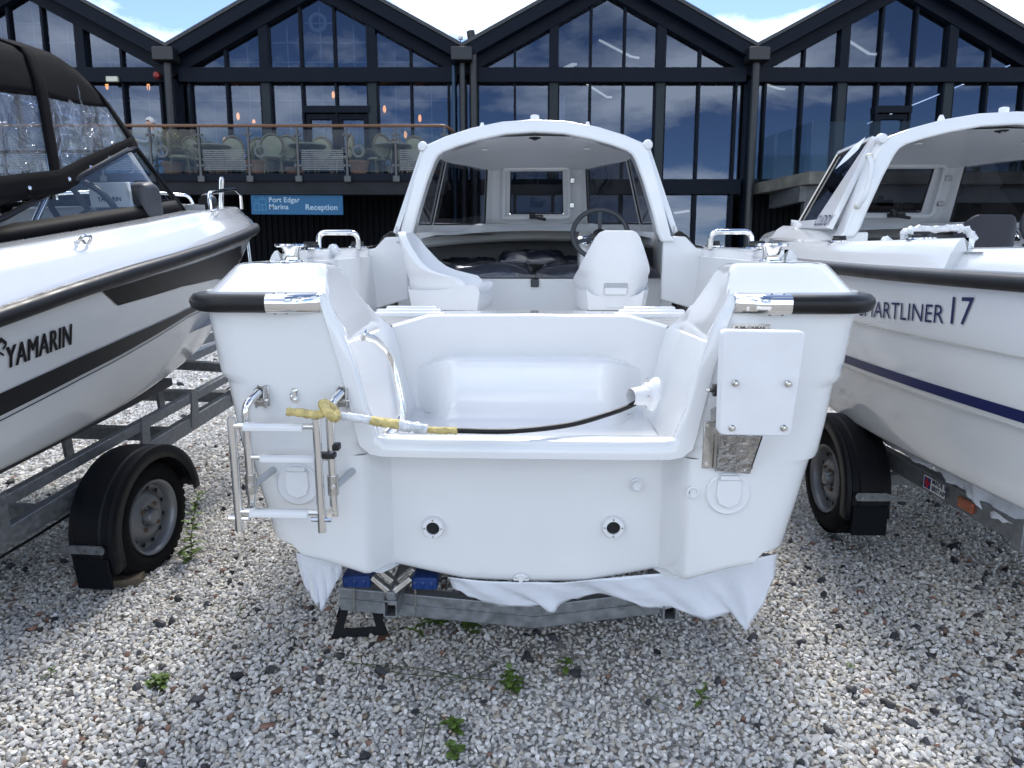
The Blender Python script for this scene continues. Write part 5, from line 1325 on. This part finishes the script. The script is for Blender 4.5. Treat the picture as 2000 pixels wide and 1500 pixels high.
# ================================================================== TRAILERS
TYRE = mat('tyre_rubber', (.0045, .0045, .005), .8, spec=.2, var=.2, vscale=20, bump=.2, bscale=80)
RIM = mat('silver_wheel_paint', (.22, .225, .24), .4, .5, var=.12, vscale=10)
GUARD = mat('moulded_black_mudguard', (.003, .004, .0065), .45, spec=.3, var=.15, vscale=12, bump=.05, bscale=160)
def wheel(parent, u, v, z, s, R=.282, W=.165):
    w = bpy.data.objects.new('wheel', None); COL.objects.link(w); w.parent = parent; w.location = (u, v, z); w.rotation_euler = (0, 0, 0 if s > 0 else math.pi)
    h = W / 2
    MB().lathe([(.178, -h + .02), (.20, -h), (.25, -h + .003), (R - .012, -h + .022), (R, -h + .045), (R, 0), (R, h - .045), (R - .012, h - .022), (.25, h - .003), (.20, h), (.178, h - .02)], (0, 0, 0), (1, 0, 0), 40, cap=False).build('tyre', TYRE, w, sm=50)
    tr = MB()
    for k in range(44):
        a = 2 * math.pi * k / 44
        for x in (-.045, 0, .045): tr.box((x, (R + .001) * math.cos(a), (R + .001) * math.sin(a)), (.032, .026, .008), Matrix.Rotation(a - math.pi / 2, 3, 'X'))
    tr.build('tread', TYRE, w, sm=0)
    MB().lathe([(.183, h - .012), (.180, h - .002), (.170, h - .006), (.162, h - .03), (.158, h - .055), (.14, h - .062), (.128, h - .060), (.120, h - .045), (.085, h - .03), (.06, h - .032), (.045, h - .042), (.043, h - .06)], (0, 0, 0), (1, 0, 0), 40, cap=False).build('rim', RIM, w, sm=50)
    MB().lathe([(.035, h - .06), (.036, h - .015), (.032, h - .006), (.01, h - .003)], (0, 0, 0), (1, 0, 0), 18).build('hub_cap', GALV, w)
    for k in range(4):
        a = R_(45 + 90 * k); MB().lathe([(.010, h - .04), (.010, h - .022), (.006, h - .018)], (0, .068 * math.cos(a), .068 * math.sin(a)), (1, 0, 0), 6).build('wheel_nut', mat('rusty_nut', (.14, .09, .06), .6, .6, var=.3, vscale=60), w, sm=0)
    for k in range(12):
        a = R_(30 * k + 10); MB().lathe([(.011, h - .0535), (.011, h - .051)], (0, .139 * math.cos(a), .139 * math.sin(a)), (1, 0, 0), 10).build('vent_hole', mat('hole_shade_black', (.004, .004, .005)), w, sm=0)  # flat black discs, the shade of rim holes put into colour
    return w
def mudguard(parent, u, v, z, s, W=.215, R=.345):
    A, o = [], []
    prof = [(-W / 2, -.035), (-W / 2, -.004), (-W / 2 + .010, 0), (-W * .30, 0), (-W * .27, .007), (W * .18, .007), (W * .21, 0), (W / 2 - .03, 0), (W / 2 - .02, .010), (W / 2 - .004, .008), (W / 2, -.004), (W / 2, -.05)]
    for k in range(0, 23):
        a = R_(2 + 186 * k / 22)
        rr = 1.0
        A.append([(s * (p[0]) + u, v + (R + p[1]) * math.cos(a), z + (R + p[1]) * math.sin(a) * (.98 if k < 22 else 1)) for p in prof])
    last = A[-1]; A.append([(p[0], p[1] - .004, p[2] - .05) for p in last])
    g = MB().grid(A).build('mudguard', GUARD, parent, sm=35, sol=.006)
    MB().box((u - s * .012, v - R - .006, z - .105), (W - .045, .012, .15)).build('mud_flap', mat('black_flap', (.003, .004, .007), .6, spec=.2), g, bev=.006)
    return g
def trailer(fr, name_label, axle_v, zr, u_rail, upper, ufront=4.2, vback=.35, wz=.30, wu=.93):
    t = fthing('boat_trailer', name_label, 'trailer', fr)
    for s in (-1, 1):
        x = s * u_rail
        MB().bar((x, vback, zr), (x, axle_v + 1.5, zr), .05, .085).build('side_rail', GALV, t, bev=.004)
        MB().bar((x, axle_v + 1.49, zr), (s * .06, ufront, zr + .02), .05, .085).build('draw_rail', GALV, t, bev=.004)
        if upper:
            MB().bar((x, vback, zr + .145), (x, axle_v + 1.9, zr + .145), .045, .05).build('upper_rail', GALV, t, bev=.004)
            v = vback + .45
            while v < axle_v + 1.8:
                if abs(v - axle_v) > .3: MB().prism([(-.05, -.1), (.03, -.1), (.055, .10), (-.0, .10)], .012, (x + s * .02, v, zr + .085), (0, 1, 0), (0, 0, 1)).build('web_plate', GALV, t)
                v += .47
        wheel(t, s * wu, axle_v, wz, s)
        mudguard(t, s * (wu + .005), axle_v, wz, s)
        MB().prism([(x - s * .01, 0), (s * (wu + .065), 0), (s * (wu + .075), .012), (s * (wu + .075), .028), (s * (wu + .065), .04), (x + s * .10, .04), (x - s * .01, .005)] if s > 0 else [(x - s * .01, .005), (x + s * .10, .04), (s * (wu + .065), .04), (s * (wu + .075), .028), (s * (wu + .075), .012), (s * (wu + .065), 0), (x - s * .01, 0)], -.008, (0, axle_v - .365, wz + .0), (1, 0, 0), (0, 0, 1)).build('guard_bracket', GALV, t)
        for du in (.0, -.055): MB().lathe([(.008, 0), (.008, .008)], (s * (wu + .05 + du), axle_v - .375, wz + .02), (0, -1, 0), 6).build('bolt', BSTEEL, t, sm=0)
    MB().bar((-wu + .06, axle_v, wz), (wu - .06, axle_v, wz), .06, .06).build('axle', GALV, t, bev=.004)
    for v in (axle_v - .55 if axle_v - .55 > vback else vback + .3, axle_v + .6, axle_v + 1.3): MB().bar((-u_rail, v, zr), (u_rail, v, zr), .06, .07).build('cross_member', GALV, t, bev=.004)
    MB().bar((0, ufront - .1, zr + .02), (0, ufront + .5, zr + .02), .07, .07).build('drawbar', GALV, t, bev=.004)
    MB().bar((0, vback + .1, zr + .06), (0, ufront, zr + .06), .06, .06).build('keel_beam', GALV, t, bev=.004)
    for v in (vback + .4, axle_v + .5, axle_v + 1.3): MB().lathe([(.03, -.07), (.05, -.06), (.04, 0), (.05, .06), (.03, .07)], (0, v, zr + .115), (1, 0, 0), 14).build('keel_roller', BLACKP, t)
    MB().tube([(.14, ufront + .2, zr + .2), (.14, ufront + .2, .2 - zr * 0)], .025, 10).lathe([(.09, -.03), (.09, .03)], (.14, ufront + .2, .10 - math.sin(R_(fr.trim)) * ufront + .0), (1, 0, 0), 16).build('jockey_wheel', BSTEEL, t)
    return t
ltr = trailer(LF, 'galvanised trailer with twin rails carrying the canopy boat', 0.0, .465, .73, True, 4.0, -2.0, .272, .90)
MB().bar((.2, 1.5, .62), (.73, 1.5, .60), .05, .06).bar((-.2, 1.5, .62), (-.73, 1.5, .60), .05, .06).build('roller_arm', GALV, ltr, bev=.004)
for s in (-1, 1):
    MB().bar((s * .42, -1.6, .60), (s * .42, 1.1, .62), .07, .05).build('bunk', mat('bunk_grey', (.10, .10, .105), .8), ltr, bev=.006)
    for v in (-.8, .2, 1.0): MB().bar((s * .42, v, .47), (s * .42, v, .60), .05, .02, (1, 0, 0)).build('bunk_post', GALV, ltr)
MB().tube(spline([(.70, -1.2, .40), (.68, 0, .36), (.6, 1.0, .42), (.4, 2.2, .40), (.1, 3.6, .46)], 6), .006, 6).build('brake_cable', BLACKP, ltr)

rtr = trailer(RF, 'galvanised trailer with MADE IN BRITAIN sticker under the right boat', 1.66, .43, .69, False, 4.6, .45, .27, .86)
SB = mat('sticker_white', (.78, .78, .78), .4)
stk = MB().box((-.718, 1.04, .43), (.002, .165, .06)).build('sticker', SB, rtr, sm=0)
text('lettering', 'MADE IN', .031, mat('sticker_navy', (.03, .035, .07), .5), stk, plane_map((-.7205, 1.055, .438), (0, -1, 0), (0, 0, 1)), bold=.001)
text('lettering', 'BRITAIN', .031, mat('sticker_navy', (.03, .035, .07)), stk, plane_map((-.7205, 1.055, .408), (0, -1, 0), (0, 0, 1)), bold=.001)
fl = MB().box((-.7202, 1.09, .43), (.001, .05, .05)).build('flag_blue', mat('flag_blue', (.02, .035, .16), .5), stk, sm=0)
MB().box((-.7212, 1.09, .43), (.001, .05, .011)).box((-.7212, 1.09, .43), (.001, .011, .05)).build('flag_cross', mat('flag_red', (.5, .02, .03), .5), stk, sm=0)
MB().box((-.722, .80, .43), (.014, .10, .045)).build('reflector', mat('amber_reflector', (.35, .075, .02), .25, coat=.8, bump=.4, bscale=300), rtr, bev=.003)
MB().box((-.70, .47, .43), (.075, .06, .11)).build('end_cap', GALV, rtr, bev=.004)
MB().box((-.66, .455, .435), (.05, .04, .05)).build('tube_bore', mat('hole_shade_black', (.004, .004, .005)), rtr, sm=0)  # black block stands in for the shade of an open tube end
# galvanised light board peeping out at the rear corner
MB().bar((-.69, .42, .39), (.69, .42, .39), .05, .09).build('rear_cross_member', GALV, rtr, bev=.004)

mtr = trailer(MF, 'galvanised trailer with blue roller pads under the middle boat', 1.75, .29, .60, False, 4.8, .55, .285, .86)
tp = lambda px, py, v=.25: MF.v(px, py, v)
la, lb_, lc = tp(664, 1170), tp(1045, 1206), tp(1330, 1172)
hb = .088
MB().strip([(la[0], .25, la[2] + hb / 2), (lb_[0], .25, lb_[2] + hb / 2), (lc[0], .25, lc[2] + hb / 2)], [(la[0], .25, la[2] - hb / 2), (lb_[0], .25, lb_[2] - hb / 2), (lc[0], .25, lc[2] - hb / 2)], (0, .05, 0)).build('rear_cross_member', GALV, mtr, sm=0, bev=.004)
MB().strip([(la[0], .249, la[2] + .004), (lb_[0], .249, lb_[2] + .004), (lc[0], .249, lc[2] + .004)], [(la[0], .249, la[2] - .002), (lb_[0], .249, lb_[2] - .002), (lc[0], .249, lc[2] - .002)], (0, -.003, 0)).build('pressed_ridge', GALV, mtr, sm=0)
for px in (692, 812, 1296):
    q = tp(px, 1168); MB().box((q[0], .247, q[2] - .01), (.006, .006, .10)).build('u_bolt', BSTEEL, mtr)
for px, py in ((762, 1190), (1309, 1196)):
    q = tp(px, py, .13); w_, h_ = .042, .056
    mb = MB()
    for c, d in (((0, h_ / 2), (w_, .004)), ((0, -h_ / 2), (w_, .004)), ((-w_ / 2, 0), (.004, h_)), ((w_ / 2, 0), (.004, h_))): mb.box((q[0] + c[0], q[1] + .35, q[2] + c[1]), (d[0] + .002, .7, d[1] + .002))
    tb = mb.build('roller_tube', GALV, mtr, sm=0)
    MB().box((q[0], q[1] + .35, q[2]), (w_ - .004, .60, h_ - .004)).build('tube_bore', mat('hole_shade_black', (.004, .004, .005)), tb, sm=0)  # black filler painted as the shade inside the hollow tube
pv = tp(765, 1158, .14)
yb = MB()
for px, py in ((728, 1126), (802, 1128)):
    e = tp(px, py, .16); yb.bar(pv, e, .02, .026, (0, 1, 0)).bar((pv[0], pv[1] + .07, pv[2]), (e[0], e[1] + .07, e[2]), .02, .026, (0, 1, 0))
yb.build('swing_arm', BSTEEL, mtr, bev=.003)
MB().lathe([(.016, -.025), (.016, .10)], pv, (0, 1, 0), 14).box((pv[0], pv[1] + .02, pv[2] - .02), (.03, .05, .05)).build('swing_pivot', GALV, mtr, bev=.003)
for x0, x1, py in ((668, 723, 1139), (804, 853, 1143)):
    a, b = tp(x0, py, .17), tp(x1, py, .17); mb = MB()
    for k in range(3): mb.lathe([(.026 - .001 * k, -.001), (.028, .004), (.028, .014), (.026, .019)], (a[0] + (b[0] - a[0]) * k / 3, a[1] + .03, a[2]), (1, 0, -.05), 16)
    mb.box(((a[0] + b[0]) / 2, a[1] + .045, a[2] + .003), (b[0] - a[0], .08, .045))
    mb.build('roller_pad', BLUE, mtr, bev=.005)

def stand():
    g = WF.hit(700, 1243, 2, 0.0)
    t = thing('axle_stand', 'black steel axle stand under the left end of the middle trailer', 'stand', (g[0], g[1] + .06, 0), (0, 0, R_(8)))
    m = mat('black_painted_steel', (.005, .0055, .007), .6, spec=.2, var=.3, vscale=20)
    rust = mat('rusty_foot', (.10, .045, .025), .8, var=.3, vscale=40)
    for sx in (-1, 1):
        for sy in (-1, 1):
            MB().strip([(sx * .115, sy * .09, 0), (sx * .075, sy * .09, 0)], [(sx * .045, sy * .03, .20), (sx * .02, sy * .03, .20)], (0, .006, 0)).build('leg', m, t, sm=0)
            MB().box((sx * .095, sy * .09, .006), (.055, .03, .012)).build('foot', rust, t, bev=.003)
    for sy in (-1,): MB().strip([(-.10, sy * .087, .012), (.10, sy * .087, .012)], [(-.09, sy * .078, .045), (.09, sy * .078, .045)], (0, .005, 0)).build('cross_plate', m, t, sm=0)
    MB().lathe([(.022, .14), (.022, .26)], n=12).box((0, 0, .265), (.09, .05, .012)).build('post', m, t)
stand()
g = WF.hit(245, 1138, 2, 0.0)
ch_ = MB().box((0, 0, .022), (.17, .11, .045)).build('wood_block', mat('weathered_timber', (.13, .10, .07), .85, var=.3, vscale=12, aniso=(1, 8, 8), bump=.3, bscale=60), bev=.005)
ch_.location = (g[0], g[1] - .02, 0); ch_.rotation_euler = (0, 0, R_(15)); tag(ch_, 'small weathered timber block wedged under the left trailer tyre', 'block')

# protective film left hanging under the hulls
def film(fr, name_label, tops, bots, vt, vb, ax=1, rip=.007, seed=1, n=60):
    rg = random.Random(seed); xs = lambda L: [i / (len(L) - 1) for i in range(len(L))]
    ph = [rg.uniform(0, 6.28) for _ in range(6)]
    T = [fr.hit(p[0], p[1], ax, vt) for p in tops]; B = [fr.hit(p[0], p[1], ax, vb) for p in bots]
    rows = []
    for j in range(13):
        k = j / 12; r = []
        for i in range(n + 1):
            f = i / n; a = Vector([interp(f, xs(T), [p[c] for p in T]) for c in range(3)]); b = Vector([interp(f, xs(B), [p[c] for p in B]) for c in range(3)])
            p = a.lerp(b, k); w = rip * k ** .7 * (math.sin(f * 31 + ph[0] + 2 * k) + .6 * math.sin(f * 57 + ph[1] - 3 * k) + .5 * math.sin(f * 14 + ph[2])) 
            p[ax] += w + rg.uniform(-.0012, .0012)
            if j == 12: p.z += rg.uniform(-.007, .005)
            r.append(p)
        rows.append(r)
    t = MB().grid(rows).build('protective_film', FILM, sm=60, sol=.0015)
    t.location = fr.loc; t.rotation_euler = (R_(fr.trim), 0, R_(-fr.yaw))
    return tag(t, name_label, 'plastic film', 'film hanging under the hulls')
film(MF, 'torn white plastic film hanging under the right half of the middle transom', [(875, 1128), (960, 1136), (1100, 1138), (1200, 1128), (1310, 1118), (1420, 1100), (1518, 1082)], [(885, 1147), (935, 1170), (990, 1183), (1060, 1186), (1078, 1197), (1092, 1178), (1130, 1170), (1172, 1162), (1215, 1168), (1270, 1190), (1320, 1188), (1350, 1202), (1380, 1206), (1430, 1200), (1447, 1222), (1458, 1232), (1466, 1214), (1490, 1190), (1512, 1120)], .10, .13, seed=4)
film(MF, 'pointed flap of white plastic film under the left corner of the middle boat', [(578, 1080), (620, 1088), (668, 1098)], [(583, 1112), (600, 1155), (618, 1178), (629, 1192), (640, 1170), (655, 1140), (668, 1122)], .08, .10, rip=.006, seed=2, n=30)
film(RF, 'loose white plastic film bunched along the right trailer rail', [(1690, 818), (1760, 850), (1840, 885), (1920, 922), (2010, 965), (2100, 1010)], [(1712, 856), (1775, 890), (1800, 905), (1835, 918), (1850, 940), (1885, 962), (1905, 978), (1918, 998), (1950, 1015), (1990, 1032), (2040, 1040), (2100, 1075)], -.66, -.72, 0, .010, seed=6)

# ================================================================== WEEDS
WEED = mat('weed_leaf', (.085, .145, .024), .5, var=.35, vscale=40)
STEMM = mat('weed_stem', (.09, .10, .035), .6, var=.2)
DRYG = mat('dry_grass_stem', (.085, .10, .045), .6, var=.3)
def leaf(mb, o, d, L, w, droop=.01, teeth=True):
    o = Vector(o); d = Vector(d).normalized(); s = d.cross(Vector((0, 0, 1)))
    s = s.normalized() if s.length > .1 else Vector((1, 0, 0)); A, B, M_ = [], [], []
    for i in range(7):
        t = i / 6; p = o + d * L * t - Vector((0, 0, droop * t * t)); ww = w * math.sin(math.pi * min(1, t * .92 + .06)) ** .8 * (1 + (.35 if i % 2 and teeth else -.1))
        A.append(p - s * ww + Vector((0, 0, w * .25))); B.append(p + s * ww + Vector((0, 0, w * .25))); M_.append(p)
    mb.grid([A, M_, B])
def weed(px, py, label, h=.05, n=9, L=.035, seed=0, spread=1.0, stems=1):
    h, L = (h * 1.35, L * 1.2) if h < .2 else (h, L)
    rg = random.Random(seed + 40); g = WF.hit(px, py, 2, 0.0)
    t = thing('weed', label, 'weed', (g[0], g[1], .0), (0, 0, rg.uniform(0, 6)), 'weeds in the gravel')
    mb, sm_ = MB(), MB()
    for q in range(stems):
        ox, oy = (rg.uniform(-.03, .03), rg.uniform(-.03, .03)) if stems > 1 else (0, 0)
        lean = (rg.uniform(-.2, .2) * h, rg.uniform(-.2, .2) * h); P = [(ox + lean[0] * k ** 2, oy + lean[1] * k ** 2, h * k) for k in (0, .35, .7, 1)]
        sm_.tube(P, [.0026, .0022, .0016, .001], 6)
        for i in range(n):
            k = (i + .4) / n; a = i * 2.4 + rg.uniform(-.4, .4); e = rg.uniform(.0, .7) + .5 * k
            p = (ox + lean[0] * k * k, oy + lean[1] * k * k, h * k * .98 + .004)
            leaf(mb, p, (math.cos(a) * math.cos(e), math.sin(a) * math.cos(e), math.sin(e)), L * rg.uniform(.7, 1.25) * (1.1 - .5 * k), L * .19 * spread, L * .35)
    sm_.build('stem', STEMM, t); mb.build('leaves', WEED, t, sm=0)
weed(374, 1096, 'tall thin weed beside the left trailer wheel', .36, 30, .075, 1)
weed(305, 1350, 'low leafy weed at the lower left of the gravel', .03, 14, .035, 2, 1.1, 3)
weed(990, 1348, 'small upright weed at the bottom centre of the gravel', .045, 12, .040, 3, 1.1, 2)
weed(1106, 1312, 'tiny two leaved weed right of the bottom centre', .04, 6, .036, 4, 1.2)
weed(1369, 1378, 'thin stemmed weed with top leaves at the lower right', .055, 9, .034, 5)
weed(885, 1432, 'sprawling leafy weed near the bottom edge of the picture', .02, 6, .040, 6, 1.2, 2)
weed(893, 1478, 'leafy weed cut by the bottom edge of the picture', .02, 6, .036, 7, 1.2, 2)
weed(855, 1222, 'small leafy weed under the cross beam, left of a pair', .04, 7, .04, 8, 1.3, 2)
weed(915, 1232, 'small leafy weed under the cross beam, right of a pair', .035, 7, .042, 9, 1.4, 2)
weed(820, 1240, 'slim dark weed by the black axle stand', .07, 8, .05, 10, .6)
weed(100, 1325, 'tiny weed in shade at the far left', .03, 6, .025, 11)
weed(470, 1205, 'little dry weed left of the hanging film', .035, 8, .022, 12, .8)
weed(1660, 1310, 'tiny weed at the right side of the gravel', .02, 6, .02, 13)
def runner(pts, label, seed):
    rg = random.Random(seed); t = thing('grass_runner', label, 'grass', WF.hit(*pts[0], 2, 0.0), group='trailing grass stems'); o = Vector(t.location)
    P = [Vector(WF.hit(*p, 2, 0.0)) - o + Vector((0, 0, .018 + rg.uniform(0, .012))) for p in pts]; sp = spline(P, 6)
    MB().tube(sp, [.0022 * (1 - .6 * i / len(sp)) for i in range(len(sp))], 5).build('stem', DRYG, t)
    mb = MB()
    for i in range(4, len(sp) - 2, 5):
        a = rg.uniform(0, 6.28); blade(mb, sp[i], (math.cos(a), math.sin(a) * .6, .35), rg.uniform(.04, .09), .0022, .03)
    mb.build('blades', DRYG, t, sm=0)
runner([(960, 1338), (880, 1337), (790, 1330), (720, 1310), (640, 1296), (605, 1280)], 'long grass stem trailing left across the gravel', 1)
runner([(900, 1336), (830, 1322), (740, 1308), (660, 1304)], 'shorter grass stem crossing the long one', 2)
runner([(900, 1340), (860, 1358), (830, 1400), (790, 1440)], 'grass stem running down towards the bottom edge', 3)
runner([(905, 1338), (950, 1318), (980, 1296)], 'short grass stem pointing up to the right', 4)
runner([(835, 1410), (828, 1450), (820, 1495)], 'green grass stem at the bottom edge', 5)
runner([(1255, 1370), (1300, 1390), (1330, 1402)], 'dark dry twig of grass at the lower centre right', 6)
